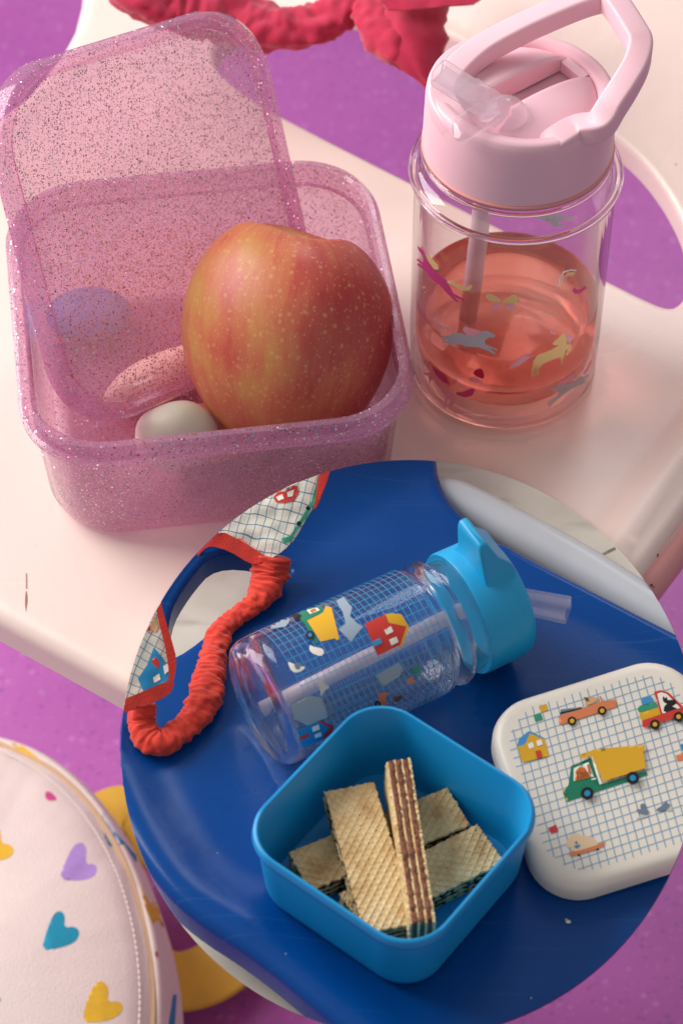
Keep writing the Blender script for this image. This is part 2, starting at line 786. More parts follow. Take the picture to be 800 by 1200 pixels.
# hairline scratches and grime
mp = nd(nt, 'ShaderNodeMapping')
mp.inputs['Rotation'].default_value = (0, 0, math.radians(52))
mp.inputs['Scale'].default_value = (18, 420, 18)
nt.links.new(tc.outputs['Object'], mp.inputs[0])
n2 = nd(nt, 'ShaderNodeTexNoise')
n2.inputs['Scale'].default_value = 1
n2.inputs['Detail'].default_value = 3
nt.links.new(mp.outputs[0], n2.inputs['Vector'])
scr = ramp(nt, n2.outputs['Fac'], [(0.69, (0, 0, 0)), (0.74, (1, 1, 1))])
n3 = nd(nt, 'ShaderNodeTexNoise')
n3.inputs['Scale'].default_value = 14
nt.links.new(tc.outputs['Object'], n3.inputs['Vector'])
msk = ramp(nt, n3.outputs['Fac'], [(0.55, (0, 0, 0)), (0.7, (1, 1, 1))])
fac = mixc(nt, 1.0, scr, msk, 'MULTIPLY')
f2 = mixc(nt, 1.0, fac, (0.35, 0.35, 0.35, 1), 'MULTIPLY')
col = mixc(nt, f2, col, lin('#f6e6e0'))
sp = nd(nt, 'ShaderNodeTexVoronoi')
sp.inputs['Scale'].default_value = 60
nt.links.new(tc.outputs['Object'], sp.inputs['Vector'])
ls = nd(nt, 'ShaderNodeMath', operation='LESS_THAN')
ls.inputs[1].default_value = 0.035
nt.links.new(sp.outputs['Distance'], ls.inputs[0])
se = nd(nt, 'ShaderNodeSeparateColor')
nt.links.new(sp.outputs['Color'], se.inputs[0])
gt = nd(nt, 'ShaderNodeMath', operation='GREATER_THAN')
gt.inputs[1].default_value = 0.86
nt.links.new(se.outputs[0], gt.inputs[0])
mu = nd(nt, 'ShaderNodeMath', operation='MULTIPLY')
nt.links.new(ls.outputs[0], mu.inputs[0])
nt.links.new(gt.outputs[0], mu.inputs[1])
mu2 = nd(nt, 'ShaderNodeMath', operation='MULTIPLY')
mu2.inputs[1].default_value = 0.6
nt.links.new(mu.outputs[0], mu2.inputs[0])
col = mixc(nt, mu2.outputs[0], col, lin('#8d5a48'))
nt.links.new(col, b.inputs['Base Color'])
rr = ramp(nt, n3.outputs['Fac'], [(0.3, (0.26, 0.26, 0.26)), (0.7, (0.4, 0.4, 0.4))])
nt.links.new(rr, b.inputs['Roughness'])
bp = nd(nt, 'ShaderNodeBump')
bp.inputs['Strength'].default_value = 0.06
bp.inputs['Distance'].default_value = 0.002
n4 = nd(nt, 'ShaderNodeTexNoise')
n4.inputs['Scale'].default_value = 120
nt.links.new(tc.outputs['Object'], n4.inputs['Vector'])
nt.links.new(n4.outputs['Fac'], bp.inputs['Height'])
nt.links.new(bp.outputs[0], b.inputs['Normal'])

chair = thing('pink_chair', 'pale pink moulded plastic chair with an open back carrying the glitter lunch box', 'chair', (0, 0, FLOOR_Z))
seat_bm = sheet([p.to_2d() for p in op], [hp], zpink, 0.0075, 0.008, 0.010, 0.0045)
seat = obj('seat_shell', seat_bm, pm, chair)
tubem = mat('pink painted steel tube', '#cf8f8c', 0.28, var=0.06, vscale=40)
bm = bmesh.new()
ta, tb = onz(753, 686, -0.014), onz(803, 620, -0.014)
dv = (tb - ta).normalized()
sweep(bm, [ta - dv * 0.09, ta, tb, tb + dv * 0.16], lambda i, t, n: circ(0.0095, 20))
rail = obj('side_rail', bm, tubem, chair)
for k, (x, y) in enumerate(((0.0, -0.09), (0.05, -0.06), (0.27, 0.16), (-0.02, -0.02))):
    bm = bmesh.new()
    sweep(bm, [Vector((x, y, -0.016)), Vector((x, y, FLOOR_Z))], lambda i, t, n: circ(0.010, 14))
    obj('leg', bm, tubem, chair)
sb = bvh_of([seat])
scuff = mat('brown scuff', '#9a6f60', 0.8)
decal('scuff_mark', seat, sb, [(scuff, [(30.4, 694), (31.4, 692), (32.4, 699), (32.6, 705), (31.4, 711), (30.9, 718), (30.0, 712), (29.6, 704)])], step=3, smooth=1)
decal('scuff_mark', seat, sb, [(mat('faint scuff', '#b08b80', 0.8), [(30.5, 672), (32, 672), (32.2, 690), (30.6, 690)])], step=3)
rb = bvh_of([rail])
dk = mat('chipped paint', '#4a2b28', 0.8)
decal('paint_chip', rail, rb, [(dk, disc(772, 634, 1.6, 7)), (dk, disc(775, 630, 1.3, 7)), (dk, disc(770, 651, 1.2, 7)), (dk, disc(762, 686, 1.4, 7)), (dk, disc(756, 664, 1.2, 7)),
                               (dk, disc(764, 688, 1.0, 7)), (mat('red fleck', '#c2254a', 0.6), disc(789, 613, 2.2, 8))], step=2, off=0.0003)

# ================================================================== glitter lunch box
BOXC = Vector((-0.0600, 0.0650, 0.0008))
rot = Matrix.Rotation(math.radians(8), 4, 'Z')
MB = Matrix.Translation(BOXC) @ rot
gpink = glitter_plastic('pink glitter plastic', '#f7e5ef', '#efc9e2', 0.16)
grim = glitter_plastic('pink glitter edge plastic', '#f5dcea', '#eabcda', 0.22, 0.28)
gpink2 = glitter_plastic('pink glitter lid plastic', '#f7e7ee', '#ecc6da', 0.27, 0.23)
box = thing('lunch_box', 'open translucent pink glitter lunch box holding the apple', 'lunch box', BOXC)
bm = bmesh.new()
rloft(bm, MB, [(0.060, 0.020, 0.0), (0.069, 0.027, 0.0006), (0.0745, 0.030, 0.0035), (0.0765, 0.031, 0.010), (0.0798, 0.032, 0.0575)], 10, cap1=False)
rloft(bm, MB, [(0.0798, 0.032, 0.0575), (0.0775, 0.030, 0.0570), (0.0742, 0.029, 0.011), (0.071, 0.027, 0.0048), (0.062, 0.020, 0.003)], 10, cap0=False)
bmesh.ops.remove_doubles(bm, verts=bm.verts, dist=1e-6)
cont = obj('container', bm, gpink, box, angle=40)
bm = bmesh.new()
rloft(bm, MB, [(0.0776, 0.030, 0.0574), (0.0828, 0.034, 0.0576), (0.0845, 0.035, 0.0592), (0.0850, 0.035, 0.0630), (0.0835, 0.034, 0.0640), (0.0832, 0.034, 0.0670), (0.0822, 0.0335, 0.0688), (0.0800, 0.032, 0.0692), (0.0785, 0.031, 0.0682), (0.0776, 0.030, 0.0630), (0.0776, 0.030, 0.0574)], 10, cap0=False, cap1=False)
bmesh.ops.remove_doubles(bm, verts=bm.verts, dist=1e-6)
obj('rim', bm, grim, box, angle=35)

# lid leaning inside the box
pBL = Vector((-0.1140, -0.0025, 0.0520))
pTL = Vector((-0.1440, 0.0835, 0.1770))
pBR = Vector((-0.0065, 0.1045, 0.0095))
u = (pBR - pBL).normalized()
v = (pTL - pBL)
v = (v - u * v.dot(u)).normalized()
w = u.cross(v)
if w.dot(CAM - pBL) < 0:
    w = -w
cen = pBL + u * 0.0775 + v * 0.0775
ML = frame(cen, u, v, w)
lid = thing('leaning_lid', 'square translucent pink glitter lid leaning upright inside the open lunch box', 'lid', tuple(pBL))
bm = bmesh.new()
rloft(bm, ML, [(0.050, 0.022, 0.0), (0.0655, 0.027, 0.0), (0.0666, 0.0275, 0.0012), (0.0680, 0.028, 0.0012), (0.0692, 0.0285, 0.0), (0.0714, 0.030, 0.0002), (0.0714, 0.030, -0.0014), (0.050, 0.022, -0.0014)], 12)
obj('panel', bm, gpink2, lid, angle=40)
bm = bmesh.new()
rloft(bm, ML, [(0.0716, 0.030, -0.0002), (0.0728, 0.031, 0.0012), (0.0742, 0.032, 0.0034), (0.0768, 0.033, 0.0038), (0.0785, 0.034, 0.0018), (0.0790, 0.034, -0.006),
               (0.0766, 0.033, -0.0064), (0.0760, 0.033, -0.0015), (0.0716, 0.030, -0.0016), (0.0716, 0.030, -0.0002)], 12, cap0=False, cap1=False)
bmesh.ops.remove_doubles(bm, verts=bm.verts, dist=1e-6)
obj('border', bm, grim, lid, angle=40)

# ------------------------------------------------------------------ apple
AC = onz(335, 390, 0.0565)


def apple_material():
    m = bpy.data.materials.new('red and yellow apple skin')
    m.use_nodes = True
    nt = m.node_tree
    b = nt.nodes['Principled BSDF']
    tc = nd(nt, 'ShaderNodeTexCoord')
    sx = nd(nt, 'ShaderNodeSeparateXYZ')
    nt.links.new(tc.outputs['Object'], sx.inputs[0])
    at = nd(nt, 'ShaderNodeMath', operation='ARCTAN2')
    nt.links.new(sx.outputs[1], at.inputs[0])
    nt.links.new(sx.outputs[0], at.inputs[1])
    cb = nd(nt, 'ShaderNodeCombineXYZ')
    nt.links.new(at.outputs[0], cb.inputs[0])
    nt.links.new(sx.outputs[2], cb.inputs[1])
    mp = nd(nt, 'ShaderNodeMapping')
    mp.inputs['Scale'].default_value = (5, 26, 1)
    nt.links.new(cb.outputs[0], mp.inputs[0])
    st = nd(nt, 'ShaderNodeTexNoise')
    st.inputs['Scale'].default_value = 1.6
    st.inputs['Detail'].default_value = 6
    st.inputs['Roughness'].default_value = 0.72
    nt.links.new(mp.outputs[0], st.inputs['Vector'])
    bl = nd(nt, 'ShaderNodeTexNoise')
    bl.inputs['Scale'].default_value = 23
    bl.inputs['Detail'].default_value = 2
    nt.links.new(tc.outputs['Object'], bl.inputs['Vector'])
    # the sunny red cheek is on the right
    sm = nd(nt, 'ShaderNodeMath', operation='MULTIPLY_ADD')
    nt.links.new(sx.outputs[0], sm.inputs[0])
    sm.inputs[1].default_value = 4.6
    sm.inputs[2].default_value = 0.10
    a1 = nd(nt, 'ShaderNodeMath', operation='MULTIPLY_ADD')
    nt.links.new(st.outputs['Fac'], a1.inputs[0])
    a1.inputs[1].default_value = 0.62
    nt.links.new(sm.outputs[0], a1.inputs[2])
    a2 = nd(nt, 'ShaderNodeMath', operation='MULTIPLY_ADD')
    nt.links.new(bl.outputs['Fac'], a2.inputs[0])
    a2.inputs[1].default_value = 1.15
    nt.links.new(a1.outputs[0], a2.inputs[2])
    col = ramp(nt, a2.outputs[0], [(0.0, lin('#c5a250')), (0.62, lin('#c8994e')), (0.82, lin('#cb7a4e')), (1.0, lin('#c55a48')), ])
    # red blush where the sum runs past 1
    a3 = nd(nt, 'ShaderNodeMapRange')
    a3.inputs[1].default_value, a3.inputs[2].default_value = 0.98, 1.25
    nt.links.new(a2.outputs[0], a3.inputs[0])
    col = mixc(nt, a3.outputs[0], col, lin('#b43a38'))
    # greenish yellow round the stalk
    r2 = nd(nt, 'ShaderNodeVectorMath', operation='MULTIPLY')
    r2.inputs[1].default_value = (1, 1, 0)
    nt.links.new(tc.outputs['Object'], r2.inputs[0])
    ln = nd(nt, 'ShaderNodeVectorMath', operation='LENGTH')
    nt.links.new(r2.outputs[0], ln.inputs[0])
    nr = nd(nt, 'ShaderNodeMath', operation='MULTIPLY_ADD')
    nt.links.new(bl.outputs['Fac'], nr.inputs[0])
    nr.inputs[1].default_value = 0.02
    nt.links.new(ln.outputs['Value'], nr.inputs[2])
    top = nd(nt, 'ShaderNodeMapRange')
    top.inputs[1].default_value, top.inputs[2].default_value = 0.018, 0.030
    top.inputs[3].default_value, top.inputs[4].default_value = 1, 0
    nt.links.new(nr.outputs[0], top.inputs[0])
    tz = nd(nt, 'ShaderNodeMath', operation='GREATER_THAN')
    tz.inputs[1].default_value = 0.0
    nt.links.new(sx.outputs[2], tz.inputs[0])
    tm = nd(nt, 'ShaderNodeMath', operation='MULTIPLY')
    nt.links.new(top.outputs[0], tm.inputs[0])
    nt.links.new(tz.outputs[0], tm.inputs[1])
    col = mixc(nt, tm.outputs[0], col, lin('#c3ab4a'))
    # pale dots
    for sc_, thr, d in ((250, 0.2, 0.30), (360, 0.25, 0.25), (520, 0.4, 0.24)):
        vo = nd(nt, 'ShaderNodeTexVoronoi')
        vo.inputs['Scale'].default_value = sc_
        nt.links.new(tc.outputs['Object'], vo.inputs['Vector'])
        mr = nd(nt, 'ShaderNodeMapRange')
        mr.inputs[1].default_value, mr.inputs[2].default_value = d, d * 0.5
        nt.links.new(vo.outputs['Distance'], mr.inputs[0])
        sp = nd(nt, 'ShaderNodeSeparateColor')
        nt.links.new(vo.outputs['Color'], sp.inputs[0])
        g = nd(nt, 'ShaderNodeMath', operation='GREATER_THAN')
        g.inputs[1].default_value = thr
        nt.links.new(sp.outputs[0], g.inputs[0])
        k = nd(nt, 'ShaderNodeMath', operation='MULTIPLY')
        nt.links.new(mr.outputs[0], k.inputs[0])
        nt.links.new(g.outputs[0], k.inputs[1])
        k2 = nd(nt, 'ShaderNodeMath', operation='MULTIPLY')
        nt.links.new(k.outputs[0], k2.inputs[0])
        k2.inputs[1].default_value = 0.34
        col = mixc(nt, k2.outputs[0], col, lin('#dcb777'))
    nt.links.new(col, b.inputs['Base Color'])
    b.inputs['Roughness'].default_value = 0.40
    b.inputs['Subsurface Weight'].default_value = 0.06
    b.inputs['Subsurface Radius'].default_value = (0.004, 0.002, 0.001)
    bn = nd(nt, 'ShaderNodeTexNoise')
    bn.inputs['Scale'].default_value = 90
    nt.links.new(tc.outputs['Object'], bn.inputs['Vector'])
    bu = nd(nt, 'ShaderNodeBump')
    bu.inputs['Strength'].default_value = 0.12
    bu.inputs['Distance'].default_value = 0.002
    nt.links.new(bn.outputs['Fac'], bu.inputs['Height'])
    nt.links.new(bu.outputs[0], b.inputs['Normal'])
    return m


apple = thing('apple', 'big red and yellow speckled apple in the pink glitter lunch box', 'apple', AC)
bm = bmesh.new()
NT_, NP = 56, 96
rings = []
tilt = Matrix.Identity(3)
ATILT = (math.radians(-43), math.radians(7), 0)
RAD = 0.0470
for i in range(1, NT_):
    th = math.pi * i / NT_
    ring = []
    for j in range(NP):
        ph = 2 * math.pi * j / NP
        s = math.sin(th)
        c = math.cos(th)
        r = RAD * (s ** 0.88) * (1.0 + 0.055 * c - 0.03 * c * c)
        lob = 1 + 0.022 * math.cos(5 * ph + 0.7) * (0.3 + max(c, 0) + max(-c, 0) * 1.4) + 0.018 * math.cos(2 * ph + 2.2)
        r *= lob
        dip = 0.62 * math.exp(-(s / 0.26) ** 2) if c > 0 else 0.32 * math.exp(-(s / 0.2) ** 2)
        z = 0.0505 * c * (1 - dip * 0.62)
        z += (0.0045 * math.cos(ph - 2.9) + 0.0016 * math.cos(3 * ph + 1)) * max(c, 0) ** 1.5 * (s ** 0.5)
        p = tilt @ Vector((r * math.cos(ph), r * math.sin(ph), z))
        ring.append(AC + p)
    rings.append(ring)
loft(bm, rings)
obj('skin', bm, apple_material(), apple).rotation_euler = ATILT
bm = bmesh.new()
sweep(bm, [AC + tilt @ Vector(p) for p in ((0, 0.0, 0.012), (0.0005, 0, 0.020), (0.001, 0.001, 0.025), (0.002, 0.002, 0.028))], lambda i, t, n: circ(0.0012 + 0.0006 * t, 8))
obj('stalk', bm, mat('brown stalk', '#4d3520', 0.8), apple).rotation_euler = ATILT

# other food in the box
def blob(name, c, rx, ry, rz, m, label, cat, rz_rot=0, seed=0, amp=0.06, group=None):
    bm = bmesh.new()
    bmesh.ops.create_icosphere(bm, subdivisions=4, radius=1)
    R = Matrix.Rotation(rz_rot, 3, 'Z')
    for vtx in bm.verts:
        d = vtx.co.copy()
        k = 1 + amp * noise.noise(d * 1.4 + Vector((seed, 0, 0)))
        vtx.co = c + R @ Vector((d.x * rx, d.y * ry, d.z * rz)) * k
    o = obj(name, bm, m, None)
    tag(o, label, cat, group)
    return o


blob('melon_ball', onz(207, 524, 0.0285) + Vector((0, 0.0065, 0)), 0.0190, 0.012, 0.0185, mat('pale green fruit flesh', '#e3e6cc', 0.4, var=0.05, sss=0.3), 'pale green rounded fruit piece at the front of the glitter box beside the apple', 'fruit', 0.15, 3)
blob('peach_piece', onz(240, 540, 0.017) + Vector((0, 0.016, 0)), 0.024, 0.014, 0.0135, mat('peach flesh', '#e2a27c', 0.45, var=0.12, sss=0.2), 'orange fruit piece seen through the front wall under the apple', 'fruit', 0.2, 9)
blob('apple_slice', onz(190, 440, 0.0155), 0.030, 0.010, 0.011, mat('cream fruit flesh', '#f6dfc2', 0.4, var=0.06, sss=0.2), 'cream fruit slice lying behind the leaning glitter lid', 'fruit', 0.55, 11)
blob('lilac_sweet', onz(104, 368, 0.0145), 0.0200, 0.0150, 0.0100, mat('lilac coating', '#98a4d6', 0.5, var=0.04), 'lilac oval sweet seen through the leaning glitter lid', 'sweet', 0.1, 12, 0.02)

# ================================================================== pink bottle
BC = onz(588, 428, 0.0006)
BC.z = 0.0008
MBt = Matrix.Translation(BC)
bot = thing('drinking_bottle', 'clear bottle with pink flip straw cap and unicorn prints holding red drink', 'bottle', BC)
clear = thin_clear('clear plastic', solid=0.0)
bm = bmesh.new()
R0 = 0.0435
prof = [(0.012, 0.0030), (0.026, 0.0022), (0.034, 0.0), (0.0385, 0.0004), (0.0418, 0.003), (0.0430, 0.008), (R0, 0.03), (R0, 0.116), (0.0452, 0.1190), (0.0460, 0.1222), (0.0450, 0.1255), (0.0420, 0.1275), (0.0400, 0.130), (0.0392, 0.146),
        (0.0372, 0.146), (0.0380, 0.1285), (0.0410, 0.1245), (0.0422, 0.1215), (0.0415, 0.118), (0.0408, 0.112), (0.0408, 0.03), (0.0398, 0.017), (0.0370, 0.0125), (0.030, 0.0108), (0.012, 0.0116)]
lathe(bm, MBt, prof, 96)
body = obj('body', bm, clear, bot, angle=60)
ringm = glass('clear ring plastic', (0.99, 0.96, 0.965), 0.0, 1.4)
for nm_, zr, rr__, tr_ in (('shoulder_ring', 0.1222, 0.0446, 0.0016), ('base_ring', 0.0045, 0.0405, 0.0026), ('neck_ring', 0.1330, 0.0402, 0.0010)):
    bm = bmesh.new()
    lathe(bm, MBt, [(rr__ + tr_ * math.cos(2 * math.pi * k / 12), zr + tr_ * math.sin(2 * math.pi * k / 12)) for k in range(13)], 96, False, False)
    bmesh.ops.remove_doubles(bm, verts=bm.verts, dist=1e-7)
    obj(nm_, bm, ringm, body)
drink_m = bpy.data.materials.new('red squash')
drink_m.use_nodes = True
nt = drink_m.node_tree
nt.nodes.remove(nt.nodes['Principled BSDF'])
g_ = nd(nt, 'ShaderNodeBsdfGlass')
g_.inputs['Color'].default_value = (0.975, 0.63, 0.56, 1)
g_.inputs['IOR'].default_value = 1.2
g_.inputs['Roughness'].default_value = 0.0
t_ = nd(nt, 'ShaderNodeBsdfTransparent')
t_.inputs[0].default_value = (0.955, 0.60, 0.53, 1)
mx_ = nd(nt, 'ShaderNodeMixShader')
mx_.inputs[0].default_value = 0.85
nt.links.new(t_.outputs[0], mx_.inputs[1])
nt.links.new(g_.outputs[0], mx_.inputs[2])
nt.links.new(mx_.outputs[0], nt.nodes['Material Output'].inputs[0])
bm = bmesh.new()
LV = 0.0450
lathe(bm, MBt, [(0.010, 0.0115), (0.030, 0.0107), (0.0371, 0.0124), (0.0400, 0.017), (0.0410, 0.026), (0.0410, LV + 0.0012), (0.0400, LV + 0.0002), (0.038, LV), (0.020, LV)], 96)
tag(obj('drink', bm, drink_m, None), 'clear red squash in the bottom of the unicorn bottle', 'drink')

# straw inside
strawm = bpy.data.materials.new('frosted straw')
strawm.use_nodes = True
nt = strawm.node_tree
b = nt.nodes['Principled BSDF']
b.inputs['Base Color'].default_value = lin('#f3dfe4')
b.inputs['Roughness'].default_value = 0.35
trn = nd(nt, 'ShaderNodeBsdfTransparent')
mxs = nd(nt, 'ShaderNodeMixShader')
mxs.inputs[0].default_value = 0.62
nt.links.new(trn.outputs[0], mxs.inputs[1])
nt.links.new(b.outputs[0], mxs.inputs[2])
nt.links.new(mxs.outputs[0], nt.nodes['Material Output'].inputs[0])
sbot = BC + Vector((-0.0165, 0.010, 0.0125))
stop_ = BC + Vector((-0.012, -0.004, 0.142))
bm = bmesh.new()
sweep(bm, [sbot.lerp(stop_, k / 6) for k in range(7)], lambda i, t, n: circ(0.0042, 20), Vector((0, 1, 0)))
obj('inner_straw', bm, strawm, bot)

# cap
capm = mat('soft pink cap plastic', '#f2c3cd', 0.42, var=0.02, vscale=30, bump=0.03, bscale=900, sss=0.1)
ZC = 0.1385
RC = 0.0405
bm = bmesh.new()
NA = 96
CT = 0.168                    # top of the cap wall
rings = []


def cap_top(a):               # the wall runs higher at the front left than under the handle
    return CT + 0.0025 * math.cos(a - math.radians(225))


for r, dz in ((RC - 0.002, None), (RC, None)):
    rings.append([BC + Vector((r * math.cos(2 * math.pi * j / NA), r * math.sin(2 * math.pi * j / NA), ZC if r == RC else ZC + 0.0005)) for j in range(NA)])
for r, dz in ((RC * 0.995, -0.020), (RC * 0.985, -0.006), (RC * 0.975, -0.003), (RC * 0.955, -0.0008), (RC * 0.93, 0), (RC * 0.82, -0.0006), (RC * 0.795, -0.0018), (RC * 0.78, -0.004), (RC * 0.775, -0.0075), (RC * 0.76, -0.0085), (RC * 0.5, -0.0088), (RC * 0.1, -0.009)):
    rings.append([BC + Vector((r * math.cos(2 * math.pi * j / NA), r * math.sin(2 * math.pi * j / NA), cap_top(2 * math.pi * j / NA) + dz)) for j in range(NA)])
loft(bm, rings, True, False, True)
cap = obj('cap', bm, capm, bot, angle=60)
# domed cover with the straw channel: two cheeks and the channel floor
cdir = Vector((0.80, 0.60, 0)).normalized()       # channel runs back right from the pivot
cper = Vector((-cdir.y, cdir.x, 0))


def dome(x, y):
    r2 = (x * x + y * y) / (0.0322 ** 2)
    return 0.1605 + 0.0085 * math.sqrt(max(0.0, 1 - min(r2, 1)))


for side in (-1, 1):
    bm = bmesh.new()
    loopp = []
    n = 26
    half = 0.0068
    R1 = 0.0318
    a0 = math.asin(half / R1)
    # end cut near the pivot
    arc = [(R1 * math.cos(a), R1 * math.sin(a)) for a in [a0 + (math.radians(152) - a0) * k / n for k in range(n + 1)]]
    poly = arc + [(-0.014, half + 0.004), (-0.012, half)]
    poly = resample(poly, 0.0016)
    vv, tri, loops = fill2d(poly, [], 0.0016)
    V = []
    L = loops[0]
    for p in vv:
        x, y = p.x, p.y * side
        V.append(bm.verts.new(BC + cdir * x + cper * y + Vector((0, 0, dome(x, y) + 0.0008 - (0.0012 if abs(y) < half + 0.0004 else 0)))))
    for t in tri:
        bm.faces.new([V[i] for i in t])
    low = []
    for i in L:
        low.append(bm.verts.new((V[i].co.x, V[i].co.y, BC.z + 0.1585)))
    for i in range(len(L)):
        bm.faces.new((V[L[i]], V[L[(i + 1) % len(L)]], low[(i + 1) % len(L)], low[i]))
    obj('cover_cheek', bm, capm, cap, angle=50)
bm = bmesh.new()                                       # end wall of the channel
for k in range(1):
    Mx = frame(BC + cdir * 0.0292 + Vector((0, 0, 0.1625)), cdir, cper, Vector((0, 0, 1)))
    rloft(bm, Mx, [(0.0022, 0.0004, -0.004), (0.0022, 0.0004, 0.0010)], 3, asp=3.05)
obj('channel_end', bm, capm, cap, angle=40)
# mouthpiece of clear plastic
clear2 = thin_clear('clear straw plastic', (0.98, 0.95, 0.97), (0.80, 0.68, 0.74), 0.0, 0.22)
piv = onz(588, 133, 0.170 + BC.z)
tip = onz(512, 84, 0.189 + BC.z)
bm = bmesh.new()
pth = [piv.lerp(tip, k / 8) for k in range(9)]
out_ = [(0.0052, 0), (0.0052, 1)]
ax = (tip - piv).normalized()
s_ = ax.cross(Vector((0, 0, 1))).normalized()
u_ = s_.cross(ax)
Ms = frame(piv, s_, u_, ax)
Ln = (tip - piv).length
rloft(bm, Ms, [(0.0030, 0.002, 0.0), (0.0060, 0.003, 0.0), (0.0062, 0.003, Ln * 0.5), (0.0056, 0.0028, Ln * 0.52), (0.0056, 0.0028, Ln - 0.001), (0.0050, 0.0026, Ln), (0.0036, 0.002, Ln), (0.0034, 0.002, 0.004)], 5, asp=0.85)
obj('mouthpiece', bm, clear2, bot, angle=50)
bm = bmesh.new()
ball = piv + Vector((0.0015, 0.002, -0.0035))
bmesh.ops.create_uvsphere(bm, u_segments=28, v_segments=18, radius=0.0095, matrix=frame(ball, s_, u_, ax))
for vtx in bm.verts:
    d = vtx.co - ball
    vtx.co = ball + d - s_ * d.dot(s_) * 0.1
obj('pivot', bm, clear2, bot)
bm = bmesh.new()
tp = [onz(575, 128, 0.173 + BC.z), onz(556, 141, 0.1735 + BC.z), onz(540, 152, 0.172 + BC.z), onz(531, 157, 0.1705 + BC.z)]
sweep(bm, catmull(tp, 5), lambda i, t, n: [(x * (1 - 0.55 * max(0, t - 0.75) / 0.25), y) for x, y in rrect(0.0065, 0.0011, 0.001, 3)])
obj('thumb_tab', bm, clear2, bot, angle=50)

# carrying loop
def rimp(deg, z, r=0.0338):
    return BC + Vector((r * math.cos(math.radians(deg)), r * math.sin(math.radians(deg)), z))


hp_ = [(528, 92, 0.1690), (560, 62, 0.1735), (604, 37, 0.1795), (655, 14, 0.1860), (690, 1, 0.1905), (709, -2, 0.1920), (722, 8, 0.1925), (741, 37, 0.1910), (749, 54, 0.1895), (745, 76, 0.1865), (733, 99, 0.1825), (717, 124, 0.1765), (701, 147, 0.1705)]
path = catmull([rimp(238, 0.1540, 0.0320), rimp(215, 0.1635), rimp(190, 0.1660)] + [onz(x, y, z + BC.z) for x, y, z in hp_] + [rimp(-50, 0.1668, 0.0336), rimp(-68, 0.1640, 0.0330), rimp(-84, 0.1540, 0.0320)], 8)
bm = bmesh.new()


def hsec(i, t, n):
    k = math.sin(math.pi * t)
    return rrect(0.0064 - 0.0014 * k, 0.0044 + 0.0006 * k, 0.0016, 4)


sweep(bm, path, hsec, Vector((0, 0, 1)))
obj('carry_loop', bm, capm, bot, angle=75)
# pinkish gasket under the cap
bm = bmesh.new()
for a, bb in ((0.0395, 0.0410),):
    lathe(bm, MBt, [(a, 0.1362), (bb, 0.1362), (bb, 0.1383), (a, 0.1383), (a, 0.1362)], 72, False, False)
obj('gasket', bm, mat('pink gasket', '#e79a96', 0.4), bot)

# unicorn prints
bb_ = bvh_of([body])
def tprint(name, colr):
    m = mat(name, colr, 0.45)
    nt = m.node_tree
    tl = nd(nt, 'ShaderNodeBsdfTranslucent')
    tl.inputs[0].default_value = lin(colr)
    mx_ = nd(nt, 'ShaderNodeMixShader')
    mx_.inputs[0].default_value = 0.55
    nt.links.new(nt.nodes['Principled BSDF'].outputs[0], mx_.inputs[1])
    nt.links.new(tl.outputs[0], mx_.inputs[2])
    nt.links.new(mx_.outputs[0], nt.nodes['Material Output'].inputs[0])
    return m


mg = tprint('magenta print', '#cf4f8d')
pk = tprint('pale pink print', '#efb3c2')
yl = tprint('straw yellow print', '#ecd693')
gy = tprint('silver grey print', '#bcc6ce')
wh = tprint('white print', '#f0e8e6')
rd = tprint('raspberry print', '#c42f5c')
A5 = (480, 270, 6.667)
A6 = (570, 230, 5.714)
A7 = (480, 370, 6.667)
A8 = (580, 370, 6.154)
decal('printed_unicorn', bot, bb_, [
    (mg, [(62, 120), (108, 155), (150, 250), (195, 312), (290, 390), (340, 490), (430, 540), (424, 553), (345, 515), (385, 555), (368, 560), (300, 500), (230, 420), (180, 390), (130, 320), (60, 272), (63, 255), (108, 277), (52, 228), (58, 220), (108, 250), (104, 205), (66, 145)]),
    (yl, [(290, 398), (340, 390), (400, 432), (450, 440), (478, 420), (490, 436), (470, 465), (420, 470), (350, 432), (300, 412)]),
    (yl, [(122, 178), (180, 220), (222, 265), (230, 305), (195, 302), (152, 245)])], A5, step=3)
decal('printed_butterfly', bot, bb_, [
    (yl, [(-12, 665), (12, 650), (55, 662), (100, 695), (98, 708), (50, 705), (5, 692)]),
    (yl, [(105, 705), (150, 665), (190, 650), (210, 685), (205, 715), (150, 718), (110, 712)]),
    (pk, [(28, 742), (60, 708), (96, 710), (82, 745), (45, 756)]), (pk, [(108, 715), (155, 706), (197, 740), (180, 757), (138, 750)])], A6, step=3, smooth=1)
decal('printed_unicorn', bot, bb_, [
    (gy, [(210, 135), (260, 155), (300, 160), (330, 135), (400, 135), (460, 155), (520, 150), (570, 120), (600, 115), (670, 150), (660, 165), (610, 170), (585, 195), (590, 220), (685, 260), (680, 270), (620, 250), (672, 290), (665, 300), (590, 265), (530, 245), (440, 240), (400, 222), (330, 225), (265, 210), (255, 195), (300, 190), (240, 160)]),
    (pk, [(178, 0), (200, 20), (250, 70), (310, 95), (342, 125), (330, 130), (270, 105), (210, 60), (180, 15)]),
    (pk, [(415, 100), (430, 80), (520, 105), (560, 120), (500, 160), (450, 150), (420, 120)])], A7, step=3)
